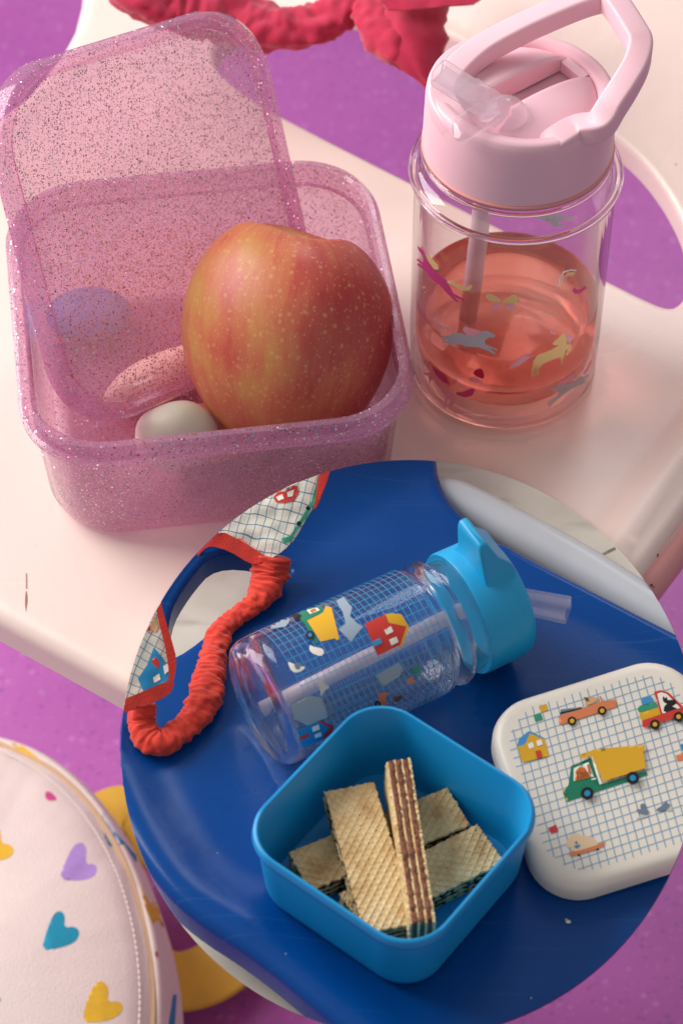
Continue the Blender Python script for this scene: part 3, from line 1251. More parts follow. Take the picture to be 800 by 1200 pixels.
decal('printed_unicorn', bot, bb_, [
    (yl, [(250, 440), (275, 320), (300, 285), (400, 245), (460, 210), (415, 210), (412, 195), (450, 160), (490, 125), (515, 145), (510, 205), (548, 208), (545, 235), (515, 290), (503, 280), (525, 240), (505, 245), (495, 290), (480, 355), (470, 350), (465, 295), (400, 320), (345, 345), (315, 380), (310, 430), (290, 430), (288, 380), (265, 440)]),
    (pk, [(90, 375), (130, 340), (190, 285), (290, 278), (240, 300), (190, 345), (130, 375)]),
    (pk, [(500, 130), (530, 122), (560, 150), (540, 190), (518, 180)]), (pk, [(388, 100), (440, 125), (432, 131), (390, 122)])], A8, step=3)
decal('printed_unicorn', bot, bb_, [
    (gy, [(390, 535), (430, 510), (480, 490), (520, 490), (580, 460), (610, 430), (640, 440), (675, 415), (670, 435), (640, 460), (650, 480), (600, 505), (560, 520), (500, 560), (385, 655), (380, 645), (440, 590), (375, 635), (372, 625), (430, 585), (450, 560), (455, 535), (395, 540)]),
    (pk, [(440, 500), (480, 465), (560, 410), (575, 430), (560, 470), (500, 490)]), (pk, [(620, 425), (650, 370), (695, 310), (690, 340), (650, 405)])], A8, step=3)
decal('printed_unicorn', bot, bb_, [
    (pk, [(130, 385), (150, 360), (165, 380), (180, 420), (230, 490), (320, 580), (360, 630), (355, 680), (320, 720), (300, 720), (320, 660), (300, 650), (285, 705), (265, 705), (280, 640), (240, 580), (190, 510), (170, 490), (160, 530), (148, 510), (150, 470), (110, 455), (108, 445), (160, 445), (155, 420)]),
    (mg, [(175, 390), (240, 430), (300, 490), (310, 540), (250, 510), (200, 450)]),
    (mg, [(360, 595), (420, 590), (490, 560), (510, 575), (490, 620), (430, 635), (370, 615)])], A7, step=3)
decal('printed_ladybird', bot, bb_, [(rd, [(490, 440), (530, 410), (570, 415), (585, 495), (520, 475)]), (pk, [(460, 480), (500, 475), (560, 500), (570, 515), (520, 520), (470, 500)])], A7, step=3, smooth=1)
decal('printed_rainbow', bot, bb_, [
    (wh, [(475, 600), (480, 550), (510, 500), (560, 488), (600, 492), (595, 500), (560, 497), (515, 512), (492, 555), (490, 602)]),
    (yl, [(500, 585), (505, 540), (540, 508), (590, 505), (585, 520), (545, 525), (520, 550), (512, 588)]),
    (pk, [(510, 570), (520, 535), (545, 518), (575, 525), (570, 532), (545, 532), (528, 550), (525, 575)])], A6, step=2)
decal('printed_squiggle', bot, bb_, [(mg, [(570, 630), (590, 610), (596, 628), (620, 625), (660, 600), (665, 610), (630, 645), (590, 655)])], A6, step=2)
st_ = []
for (x, y, r) in ((111, 445, 10), (120, 480, 5)):
    st_.append((yl, [(x + (r if k % 2 == 0 else r * 0.35) * 1.6 * math.cos(k * math.pi / 5), y + (r if k % 2 == 0 else r * 0.35) * 1.6 * math.sin(k * math.pi / 5)) for k in range(10)]))
decal('printed_star', bot, bb_, st_, A5, step=1.5)
decal('printed_star', bot, bb_, [(yl, [(448 + (13 if k % 2 == 0 else 5) * math.cos(k * math.pi / 5), 786 + (13 if k % 2 == 0 else 5) * math.sin(k * math.pi / 5)) for k in range(10)])] +
      [(yl, disc(335 + 22 * k + random.uniform(-5, 5), 775 + random.uniform(-16, 16), 4, 6)) for k in range(5)] + [(yl, disc(360 + 20 * k, 765 + random.uniform(-8, 8), 3.5, 6)) for k in range(4)], A6, step=1.5)
decal('printed_unicorn', bot, bb_, [
    (gy, [(325, 150), (370, 120), (410, 90), (430, 95), (425, 125), (470, 120), (600, 140), (560, 165), (510, 150), (480, 180), (530, 190), (460, 205), (430, 190), (420, 170)])], A6, step=3, far=True, maxd=0.01)

# ================================================================== red ruched strap behind
def strap_mesh(pts, radii, wl=0.0042, amp=0.2, per=None, nseg=26, flat=0.8, seed=0, ref=Vector((0, 0, 1)), big=0.16, twist=2.6, sinus=1.0, ridge=0.0, rfr=1.5):
    raw = catmull(pts, 40)
    rr_ = catmull([(r, 0, 0) for r in radii], 40)
    # even spacing
    acc = [0.0]
    for i in range(1, len(raw)):
        acc.append(acc[-1] + (raw[i] - raw[i - 1]).length)
    Ltot = acc[-1]
    n = int(Ltot / (wl / 7))
    path, rad = [], []
    j = 0
    for k in range(n + 1):
        s = Ltot * k / n
        while j < len(acc) - 2 and acc[j + 1] < s:
            j += 1
        t = (s - acc[j]) / max(acc[j + 1] - acc[j], 1e-9)
        path.append(raw[j].lerp(raw[j + 1], t))
        rad.append(rr_[j].x * (1 - t) + rr_[j + 1].x * t)

    def sec(i, t, n_):
        s = Ltot * i / n
        out = []
        for q in range(nseg):
            a = 2 * math.pi * q / nseg
            ca, sa = math.cos(a), math.sin(a)
            ph = s / wl * 2 * math.pi + twist * noise.noise(Vector((ca * 0.9 + seed, sa * 0.9, s * 60))) * math.pi
            w1 = (abs(math.sin(ph / 2)) - 0.6) * sinus + ridge * (0.42 - 1.7 * abs(noise.noise(Vector((ca * rfr + seed, sa * rfr, s / wl * (0.85 / rfr ** 0.8))))))
            w2 = noise.noise(Vector((ca * 1.6 + seed, sa * 1.6, s * 330)))
            w3 = noise.noise(Vector((ca * 1.1, sa * 1.1 + seed, s * 75)))
            r = rad[i] * (1 + amp * (0.7 * w1 + 0.8 * w2) + big * w3)
            out.append((r * ca, r * sa * flat))
        return out
    bm = bmesh.new()
    sweep(bm, path, sec, ref)
    return bm


redcloth = mat('crimson cotton', '#bf1f45', 0.8, var=0.1, vscale=90, bump=0.35, bscale=1500, sheen=0.3)
zs = 0.02
tp1 = [(140, -40), (165, -8), (215, 12), (280, 22), (325, 34), (365, 30), (405, 12), (428, 6), (448, 30), (468, 52), (492, 66)]
zz = [0.07, 0.065, 0.055, 0.05, 0.048, 0.05, 0.056, 0.06, 0.058, 0.054, 0.05]
bm = strap_mesh([onz(p[0], p[1], z) for p, z in zip(tp1, zz)], [0.0145, 0.0145, 0.0150, 0.0145, 0.0130, 0.0115, 0.0100, 0.0095, 0.0115, 0.0135, 0.010], wl=0.013, amp=0.24, flat=0.75, seed=4, nseg=56, sinus=0.25, ridge=1.1, big=0.2, rfr=1.0)
strap = thing('bag_strap', 'crimson gathered fabric strap hanging behind the lunch box and bottle', 'strap', onz(325, 34, 0.04))
obj('gathered_tube', bm, redcloth, strap)
bm = strap_mesh([onz(x, y, z) for x, y, z in ((508, 104, 0.046), (500, 84, 0.050), (489, 56, 0.056), (486, 22, 0.062), (490, -14, 0.068), (494, -50, 0.07))], [0.003, 0.0085, 0.0145, 0.0150, 0.0150, 0.0150], wl=0.03, amp=0.24, flat=0.6, seed=11, nseg=64, sinus=0.2, ridge=1.1)
obj('gathered_end', bm, redcloth, strap)
def cloth_sheet(poly, p0, nrm, amp, seed, res=0.0016, freq=90, lift=0.0, sm=1):
    nrm = nrm.normalized()
    ax_ = (Vector((1, 0, 0)) - nrm * nrm.x).normalized()
    ay_ = nrm.cross(ax_)
    loop = [((onplane(x, y, p0, nrm) - p0).dot(ax_), (onplane(x, y, p0, nrm) - p0).dot(ay_)) for x, y in poly]
    if sm:
        loop = smooth_poly(loop, sm)
    loop = resample(loop, res)
    vv, tri, _ = fill2d(loop, [], res)
    bm = bmesh.new()
    V = []
    for p in vv:
        h = amp * noise.noise(Vector((p.x * freq + p.y * freq * 0.5, p.y * freq * 0.35, seed))) + amp * 0.4 * noise.noise(Vector((p.x * freq * 2.2, p.y * freq * 2.2, seed + 9)))
        V.append(bm.verts.new(p0 + ax_ * p.x + ay_ * p.y + nrm * (h + lift)))
    for t in tri:
        bm.faces.new([V[i] for i in t])
    return bm


bm = cloth_sheet([(447, -12), (500, -18), (566, -16), (563, 5), (528, 8), (500, 10), (470, 13), (449, 12)], onz(500, 0, 0.078), Vector((-0.1, -0.5, 0.86)), 0.0012, 3)
obj('band', bm, redcloth, strap, solid=0.0016)

# ================================================================== the blue scene: pale floor board, rail, blue seat
BZ = 0.020
palem = bpy.data.materials.new('pale stone floor')
palem.use_nodes = True
nt = palem.node_tree
b = nt.nodes['Principled BSDF']
tc = nd(nt, 'ShaderNodeTexCoord')
n1 = nd(nt, 'ShaderNodeTexNoise')
n1.inputs['Scale'].default_value = 38
n1.inputs['Detail'].default_value = 8
nt.links.new(tc.outputs['Object'], n1.inputs['Vector'])
col = ramp(nt, n1.outputs['Fac'], [(0.25, lin('#b9b0a2')), (0.5, lin('#c9c1b4')), (0.75, lin('#d2cbbf'))])
mp = nd(nt, 'ShaderNodeMapping')
mp.inputs['Rotation'].default_value = (0, 0, math.radians(40))
mp.inputs['Scale'].default_value = (22, 90, 22)
nt.links.new(tc.outputs['Object'], mp.inputs[0])
n2 = nd(nt, 'ShaderNodeTexNoise')
n2.inputs['Scale'].default_value = 1.0
n2.inputs['Detail'].default_value = 6
nt.links.new(mp.outputs[0], n2.inputs['Vector'])
vein = ramp(nt, n2.outputs['Fac'], [(0.62, (0, 0, 0)), (0.78, (0.55, 0.55, 0.55))])
col = mixc(nt, vein, col, lin('#918a7e'))
nt.links.new(col, b.inputs['Base Color'])
b.inputs['Roughness'].default_value = 0.6
outp = [(60, 655), (200, 652), (440, 655), (486, 600), (486, 480), (900, 480), (900, 1330), (60, 1330)]
pts = resample([onz(*p, BZ).to_2d() for p in outp], 0.02)
vv, tri, loops = fill2d(pts, [], 0.02)
bm = bmesh.new()
V = [bm.verts.new((p.x, p.y, BZ)) for p in vv]
for t in tri:
    bm.faces.new([V[i] for i in t])
cut_round(bm)
g = bmesh.ops.extrude_face_region(bm, geom=bm.faces[:])
for e in g['geom']:
    if isinstance(e, bmesh.types.BMVert):
        # the board narrows downwards along its sloped rim and rests on the pink seat
        q = e.co - CAM
        e.co = CAM + q * ((0.0012 - CAM.z) / q.z)
board = obj('pale_floor', bm, palem, None, smooth=False, kind='structure')
# joint between two floor slabs
jm = mat('floor joint', '#8a8175', 0.8)
decal('floor_joint', board, bvh_of([board]), [(jm, [(688, 657), (720, 641), (746, 628), (747, 630), (721, 644), (690, 659)])], step=4)

ZP = 0.045
H0, H1 = onz(205, 775, ZP), onz(340, 680, ZP)
HD = (H1 - H0).normalized()
HN = Vector((-HD.y, HD.x))
Q0, Q1 = onz(592, 648, ZP).to_2d(), onz(800, 756, ZP).to_2d()
FE = [onz(x, y, ZP).to_2d() for x, y in ((120, 860), (150, 940), (184, 1006), (226, 1056), (310, 1108), (395, 1180), (470, 1240))]


FE = [q.to_2d() for q in catmull([(p.x, p.y, 0) for p in FE], 4)]


def seg_dist(p, a, b):
    d = b - a
    t = max(0, min(1, (p - a).dot(d) / d.length_squared))
    return (p - a - d * t).length


def zblue(x, y):
    p = Vector((x, y))
    z = ZP
    s = (x - H0.x) * HN.x + (y - H0.y) * HN.y
    if s > 0:
        s = min(s, 0.12)
        z += s * s / (2 * 0.045)
    d = min(seg_dist(p, FE[i], FE[i + 1]) for i in range(len(FE) - 1))
    z += 0.0075 * math.exp(-(d / 0.013) ** 2)
    d2 = seg_dist(p, Q0, Q1)
    z += 0.0035 * math.exp(-(d2 / 0.006) ** 2)
    # the pan is lightly dished
    return z


bl_out = [(496, 500), (498, 545), (506, 572), (524, 600), (556, 628), (592, 648), (700, 703), (800, 756), (880, 800), (900, 960), (850, 1300), (500, 1300), (470, 1240), (395, 1180), (310, 1108), (226, 1056), (184, 1006), (146, 940), (104, 868), (60, 790), (60, 650), (150, 560), (300, 480), (420, 470)]
bl_hole = [(246, 636), (310, 640), (352, 664), (338, 683), (276, 724), (206, 780), (190, 766), (188, 716), (212, 674)]
bo = smooth_poly([onsurf(x, y, zblue).to_2d() for x, y in bl_out], 3)
bh = smooth_poly([onsurf(x, y, zblue).to_2d() for x, y in bl_hole], 2)
bluem = mat('royal blue moulded plastic', '#004188', 0.27, var=0.04, vscale=25, bump=0.03, bscale=700, spec=0.28)
nt = bluem.node_tree
b = nt.nodes['Principled BSDF']
tc = nd(nt, 'ShaderNodeTexCoord')
hts = []
for ang, sx_, sy_ in ((25, 12, 520), (-48, 9, 700), (80, 14, 610)):
    mp = nd(nt, 'ShaderNodeMapping')
    mp.inputs['Rotation'].default_value = (0, 0, math.radians(ang))
    mp.inputs['Scale'].default_value = (sx_, sy_, 10)
    nt.links.new(tc.outputs['Object'], mp.inputs[0])
    nz = nd(nt, 'ShaderNodeTexNoise')
    nz.inputs['Scale'].default_value = 1
    nz.inputs['Detail'].default_value = 2
    nt.links.new(mp.outputs[0], nz.inputs['Vector'])
    hts.append(ramp(nt, nz.outputs['Fac'], [(0.70, (0, 0, 0)), (0.74, (1, 1, 1))]))
sc1 = mixc(nt, 1.0, hts[0], hts[1], 'ADD')
sc1 = mixc(nt, 1.0, sc1, hts[2], 'ADD')
old = b.inputs['Base Color'].links[0].from_socket
nt.links.new(mixc(nt, mixc(nt, 1.0, sc1, (0.10, 0.10, 0.10, 1), 'MULTIPLY'), old, lin('#4f7fb8')), b.inputs['Base Color'])
bm = sheet(bo, [bh], zblue, 0.004, 0.005, 0.010, 0.003)
cut_round(bm)
bchair = thing('blue_chair', 'royal blue moulded plastic chair seat with rounded rim and pale grey side rail', 'chair', (0.03, -0.15, BZ))
bseat = obj('seat_shell', bm, bluem, bchair, solid=0.002)
bm = bmesh.new()
railm = mat('pale grey painted rail', '#b9bcc0', 0.32, var=0.05, vscale=40)
RZ = BZ + 0.0098
rp = [(470, 552), (505, 579), (540, 590), (600, 620), (680, 664), (760, 714), (860, 775)]
sweep(bm, catmull([onz(x, y, RZ) for x, y in rp], 10), lambda i, t, n: circ(0.0092, 24))
cut_round(bm, True)
obj('side_rail', bm, railm, bchair, angle=60)
# foot pegs of the shell
for (px_, py_) in ((250, 930), (560, 1120), (640, 760), (420, 640)):
    q = onz(px_, py_, ZP)
    bm = bmesh.new()
    lathe(bm, Matrix.Translation((q.x, q.y, 0)), [(0.006, BZ + 0.0002), (0.006, zblue(q.x, q.y) - 0.0015)], 12)
    obj('foot', bm, bluem, bchair)

# ------------------------------------------------------------------ snack box
sc_c = Vector((0.0191, -0.2170, ZP + 0.0006))
MS = Matrix.Translation(sc_c) @ Matrix.Rotation(math.radians(-38), 4, 'Z')
snack_m = mat('turquoise blue plastic', '#1190cc', 0.36, var=0.02, vscale=40, bump=0.03, bscale=900, sss=0.05)
sbox = thing('snack_box', 'open turquoise blue square snack box holding chocolate wafers', 'snack box', sc_c)
bm = bmesh.new()
rloft(bm, MS, [(0.030, 0.010, 0.0), (0.0352, 0.0135, 0.0004), (0.0375, 0.0155, 0.0022), (0.0386, 0.016, 0.006), (0.0405, 0.0172, 0.0330), (0.0405, 0.0172, 0.0335), (0.0415, 0.0178, 0.0342), (0.0420, 0.0180, 0.0362), (0.0417, 0.0178, 0.0371), (0.0417, 0.0178, 0.0384), (0.0411, 0.0175, 0.0392), (0.0403, 0.0171, 0.0392), (0.0397, 0.0168, 0.0382),
                 (0.0374, 0.0152, 0.0055), (0.0358, 0.0142, 0.0026), (0.030, 0.010, 0.0018)], 12)
sbody = obj('container', bm, snack_m, sbox, angle=50)

# ------------------------------------------------------------------ wafers
wafm = bpy.data.materials.new('golden wafer sheet')
wafm.use_nodes = True
nt = wafm.node_tree
b = nt.nodes['Principled BSDF']
tc = nd(nt, 'ShaderNodeTexCoord')
n1 = nd(nt, 'ShaderNodeTexNoise')
n1.inputs['Scale'].default_value = 130
n1.inputs['Detail'].default_value = 6
nt.links.new(tc.outputs['Object'], n1.inputs['Vector'])
col = ramp(nt, n1.outputs['Fac'], [(0.28, lin('#c0965e')), (0.5, lin('#dcbd88')), (0.75, lin('#e8cf9e'))])
n2 = nd(nt, 'ShaderNodeTexVoronoi')
n2.inputs['Scale'].default_value = 330
nt.links.new(tc.outputs['Object'], n2.inputs['Vector'])
lt = nd(nt, 'ShaderNodeMath', operation='LESS_THAN')
lt.inputs[1].default_value = 0.11
nt.links.new(n2.outputs['Distance'], lt.inputs[0])
se = nd(nt, 'ShaderNodeSeparateColor')
nt.links.new(n2.outputs['Color'], se.inputs[0])
g1 = nd(nt, 'ShaderNodeMath', operation='GREATER_THAN')
g1.inputs[1].default_value = 0.72
nt.links.new(se.outputs[0], g1.inputs[0])
mm = nd(nt, 'ShaderNodeMath', operation='MULTIPLY')
nt.links.new(lt.outputs[0], mm.inputs[0])
nt.links.new(g1.outputs[0], mm.inputs[1])
col = mixc(nt, mm.outputs[0], col, lin('#6b3f22'))
nt.links.new(col, b.inputs['Base Color'])
b.inputs['Roughness'].default_value = 0.75
bp = nd(nt, 'ShaderNodeBump')
bp.inputs['Strength'].default_value = 0.6
bp.inputs['Distance'].default_value = 0.0006
n4 = nd(nt, 'ShaderNodeTexNoise')
n4.inputs['Scale'].default_value = 1400
nt.links.new(tc.outputs['Object'], n4.inputs['Vector'])
nt.links.new(n4.outputs['Fac'], bp.inputs['Height'])
nt.links.new(bp.outputs[0], b.inputs['Normal'])
creamm = mat('cocoa cream', '#3d2216', 0.7, var=0.3, vscale=500, bump=0.8, bscale=1600)
crumbm = mat('light cocoa cream', '#85523c', 0.8, var=0.3, vscale=700, bump=0.8, bscale=1600)


def wafer(a, bpt, z, wid, hgt, edge, label, seed, tiltx=0.0):
    """a, b: pixel ends of the top face centre line at height z (top)"""
    A, B_ = onz(*a, z), onz(*bpt, z)
    d = (B_ - A)
    L = d.length
    d.normalize()
    s = Vector((-d.y, d.x, 0)).normalized()
    up = Vector((0, 0, 1))
    c = (A + B_) / 2
    if edge:                       # standing on its long narrow side: layers show on top
        X, Y, Z = d, up, d.cross(up)
        org = c - up * (wid / 2)
    else:
        X, Y, Z = d, s, d.cross(s)
        org = c - Z * (hgt / 2) * (1 if Z.z > 0 else -1)
        if Z.z < 0:
            Y = -Y
            Z = -Z
    root = thing('wafer_biscuit', label, 'wafer', tuple(org), 'chocolate wafers in the snack box')
    M = frame(org, X, Y, Z)
    nl = 4
    # thickness: nl wafer sheets and nl-1 creams
    kf = 2.1 if edge else 1.5
    tw = hgt / (nl + (nl - 1) * kf)
    tcm = tw * kf
    z0 = -hgt / 2
    rnd = random.Random(seed)
    for k in range(nl):
        bm = bmesh.new()
        top = (k == nl - 1)
        bot_ = (k == 0)
        nx, ny = (230, 70) if (top or (bot_ and edge)) else (48, 8)
        lx, ly = L / 2 - rnd.uniform(0, 0.0006), wid / 2 - rnd.uniform(0, 0.0004)

        def hpat(x, y):
            p = 0.0034
            u1 = (x * 0.78 + y) / p
            u2 = (x * 0.78 - y) / p
            r1 = abs(u1 - math.floor(u1) - 0.5) * 2
            r2 = abs(u2 - math.floor(u2) - 0.5) * 2
            return 0.00065 * (max(r1, r2) ** 4)
        rows = {}
        for side in (0, 1):
            for i in range(nx + 1):
                for j in range(ny + 1):
                    x = -lx + 2 * lx * i / nx
                    y = -ly + 2 * ly * j / ny
                    e = min(i, nx - i, j, ny - j)
                    jx = jy = 0
                    if e == 0:
                        jx = 0.0006 * noise.noise(Vector((x * 900, y * 900, seed + k * 3.1)))
                        jy = 0.0006 * noise.noise(Vector((x * 800 + 5, y * 800, seed + k * 2.3)))
                    zz_ = z0 + (tw if side else 0)
                    if side and top:
                        zz_ += hpat(x, y) - 0.0003 * (e == 0) + 0.0004 * noise.noise(Vector((x * 90, y * 90, seed)))
                    if not side and bot_:
                        zz_ -= hpat(x, y) * 0.6
                    rows[(side, i, j)] = bm.verts.new(M @ Vector((x + jx, y + jy, zz_)))
        for side in (0, 1):
            for i in range(nx):
                for j in range(ny):
                    q = [rows[(side, i, j)], rows[(side, i + 1, j)], rows[(side, i + 1, j + 1)], rows[(side, i, j + 1)]]
                    bm.faces.new(q if side else q[::-1])
        for i in range(nx):
            for j in (0, ny):
                bm.faces.new((rows[(0, i, j)], rows[(0, i + 1, j)], rows[(1, i + 1, j)], rows[(1, i, j)]))
        for j in range(ny):
            for i in (0, nx):
                bm.faces.new((rows[(0, i, j)], rows[(0, i, j + 1)], rows[(1, i, j + 1)], rows[(1, i, j)]))
        obj('wafer_sheet', bm, wafm, root, angle=60)
        z0 += tw
        if k < nl - 1:
            bm = bmesh.new()
            npt = 120
            lx2, ly2 = L / 2 - 0.0006, wid / 2 - (0.0001 if edge else 0.0005)
            base = resample([(-lx2, -ly2), (lx2, -ly2), (lx2, ly2), (-lx2, ly2)], 0.0009)
            rr0 = []
            for lev in (0, 0.5, 1):
                ring = []
                for p in base:
                    nn_ = 0.0016 * noise.noise(Vector((p.x * 520, p.y * 520, seed + k + lev * 2)))
                    ring.append(M @ Vector((p.x + (nn_ if abs(p.x) > lx2 * 0.98 else 0), p.y + (nn_ if abs(p.y) > ly2 * 0.98 else 0), z0 - 0.0001 + (tcm + 0.0002) * lev)))
                rr0.append(ring)
            loft(bm, rr0)
            obj('cream_layer', bm, crumbm if edge else creamm, root)
            z0 += tcm
    return root


wb = ZP + 0.0032
wafer((349, 1022), (538, 944), wb + 0.0102, 0.0190, 0.0095, False, 'chocolate wafer lying flat on the box floor, farthest from the box corner with the crumbs', 1.0)
wafer((412, 1070), (576, 987), wb + 0.0102, 0.0190, 0.0095, False, 'chocolate wafer lying flat on the box floor, one end in the right corner', 2.0)
wafer((409, 922), (457, 1088), wb + 0.0205, 0.0200, 0.0095, False, 'chocolate wafer with whole waffle face showing, lying across the two others', 3.0)
wafer((466, 889), (495, 1082), wb + 0.0290, 0.0185, 0.0090, True, 'chocolate wafer standing on its narrow side so its striped layers show', 4.0)
bm = bmesh.new()
rc = random.Random(3)
for k in range(110):
    x, y = rc.uniform(-0.031, 0.031), rc.uniform(-0.031, 0.031)
    p = MS @ Vector((x, y, 0.0026))
    bmesh.ops.create_icosphere(bm, subdivisions=1, radius=rc.uniform(0.0002, 0.0005) * (2.0 if k % 9 == 0 else 1), matrix=Matrix.Translation(p) @ Matrix.Diagonal((1, rc.uniform(.6, 1.4), .8, 1)))
cr = obj('crumbs', bm, crumbm, None, kind='stuff')
cr['label'] = 'brown wafer crumbs scattered on the snack box floor'
cr['category'] = 'crumbs'
bm = bmesh.new()
for (x, y, r) in ((665, 1081, 0.0008), (663, 1078, 0.0004), (335, 1118, 0.0002), (622, 1170, 0.00025), (255, 1000, 0.0002)):
    p = onsurf(x, y, zblue)
    bmesh.ops.create_icosphere(bm, subdivisions=1, radius=r, matrix=Matrix.Translation(p + Vector((0, 0, r * 0.6))) @ Matrix.Diagonal((1.5, 1, .7, 1)))
cr = obj('lint_specks', bm, mat('white lint', '#e8e4dc', 0.9), None, kind='stuff')
cr['label'] = 'tiny white specks of lint on the blue seat'
cr['category'] = 'lint'

# ------------------------------------------------------------------ printed lid
creamp = mat('cream white plastic', '#e9e0d2', 0.33, var=0.015, vscale=30, sss=0.05)
TLt = math.radians(9)
ln = Vector((0, -math.sin(TLt), math.cos(TLt)))
l0 = onz(700, 905, ZP + 0.0185)
Z2 = (560, 750, 3.3333)


def z2(x, y):
    return onplane(Z2[0] + x / Z2[2], Z2[1] + y / Z2[2], l0, ln)


quad = [z2(12, 268), z2(263, 1027), z2(1053, 779), z2(802, 20)]
lx_ = (quad[3] - quad[0]).normalized()
ly_ = ln.cross(lx_)
q2 = [Vector(((p - l0).dot(lx_), (p - l0).dot(ly_))) for p in quad]


def fillet(P, r, n=10):
    out = []
    k = len(P)
    for i in range(k):
        a, b_, c = P[i - 1], P[i], P[(i + 1) % k]
        d1, d2 = (a - b_).normalized(), (c - b_).normalized()
        ang = d1.angle(d2)
        t = r / math.tan(ang / 2)
        cen_ = b_ + (d1 + d2).normalized() * (r / math.sin(ang / 2))
        s1, s2 = b_ + d1 * t - cen_, b_ + d2 * t - cen_
        for j in range(n + 1):
            f = j / n
            v_ = s1.lerp(s2, f).normalized() * r
            out.append(cen_ + v_)
    return out


def inset(P, d):
    n = len(P)
    out = []
    sgn = 1 if area2(P) > 0 else -1
    for i in range(n):
        e1_ = (P[i] - P[i - 1]).normalized()
        e2_ = (P[(i + 1) % n] - P[i]).normalized()
        n1_ = Vector((-e1_.y, e1_.x)) * sgn
        n2_ = Vector((-e2_.y, e2_.x)) * sgn
        m_ = (n1_ + n2_)
        m_ = m_ / max(m_.length_squared / 2, 1e-6)
        out.append(P[i] + m_ * d)
    return out


def lid_ring(ins, dz):
    return [l0 + lx_ * p.x + ly_ * p.y + ln * dz for p in fillet(inset(q2, ins), max(0.019 - ins * 0.8, 0.004), 12)]


bm = bmesh.new()
loft(bm, [lid_ring(i_, z_) for i_, z_ in ((0.012, -0.0075), (0.003, -0.0078), (0.0022, -0.0105), (0.0010, -0.0112), (0.0, -0.0105), (0.0, -0.0045), (0.0005, -0.0025), (0.0016, -0.0010), (0.0032, -0.0002), (0.005, 0.0), (0.012, 0.0))])
plid = thing('printed_lid', 'cream snack box lid printed with toy cars and a blue grid on the blue seat', 'lid', tuple(l0 - ln * 0.011))
cut_round(bm, True)
plate = obj('lid_plate', bm, creamp, plid, angle=50)
# grid print
gpoly = fillet(inset(q2, 0.0065), 0.016, 10)
ga = (z2(12 + 500, 268 - 160) - z2(12, 268))
o0 = onplane(575 + 480 / 6.667, 760 + 545 / 6.667, l0, ln)
va = (onplane(575 + (480 + 61 * 6) / 6.667, 760 + (545 - 20 * 6) / 6.667, l0, ln) - o0) / 6
vb = (onplane(575 + (480 + 17.5 * 6) / 6.667, 760 + (545 + 66 * 6) / 6.667, l0, ln) - o0) / 6
gm = mat('grid line blue print', '#7aa6c4', 0.4)
bm = bmesh.new()


def in_lid(P):
    q = P - l0
    if not inside((q.dot(lx_), q.dot(ly_)), gpoly):
        return False
    return all((P - CAM).dot(nn) < 0 for nn in CONE)


for (d1, d2) in ((va, vb), (vb, va)):
    dh = d1.normalized()
    sh = ln.cross(dh) * 0.00017
    rg = random.Random(5)
    for k in range(-16, 34):
        base = o0 + d2 * k
        run = None
        for t in range(-260, 420):
            P = base + d1 * (t * 0.1)
            if in_lid(P):
                run = (run[0], P) if run else (P, P)
        if run and (run[1] - run[0]).length > 0.004:
            a_, b_ = run[0] - dh * rg.uniform(0, 0.0012), run[1]
            vs = [bm.verts.new(p + ln * (0.00008 if d1 is va else 0.00012)) for p in (a_ - sh, b_ - sh, b_ + sh, a_ + sh)]
            bm.faces.new(vs)
obj('grid_print', bm, gm, plate, smooth=False)
lb = bvh_of([plate])
OFF = 0.00022
my = mat('mustard print', '#d9a520', 0.4)
mblu = mat('sky blue print', '#3f8fc4', 0.4)
mred = mat('brick red print', '#c9372f', 0.4)
mgr = mat('leaf green print', '#12795a', 0.4)
mgr2 = mat('sea green print', '#2f9272', 0.4)
mor = mat('salmon orange print', '#d97d50', 0.4)
mbk = mat('black print', '#141414', 0.4)
mgy = mat('slate grey print', '#6d7c8c', 0.4)
mlg = mat('light grey print', '#bdbcb8', 0.4)
mtan = mat('tan print', '#d5a878', 0.4)
mbr = mat('brown print', '#7a4a2c', 0.4)
mbei = mat('beige print', '#e3c6a2', 0.4)
mwh = mat('off white print', '#eee7da', 0.4)
mcat = mat('orange fur print', '#c96a24', 0.4)
mteal = mat('teal blue print', '#1f86b8', 0.4)


def dl(name, polys, sm=0):
    decal(name, plate, lb, polys, Z2, OFF, 5, smooth=sm)


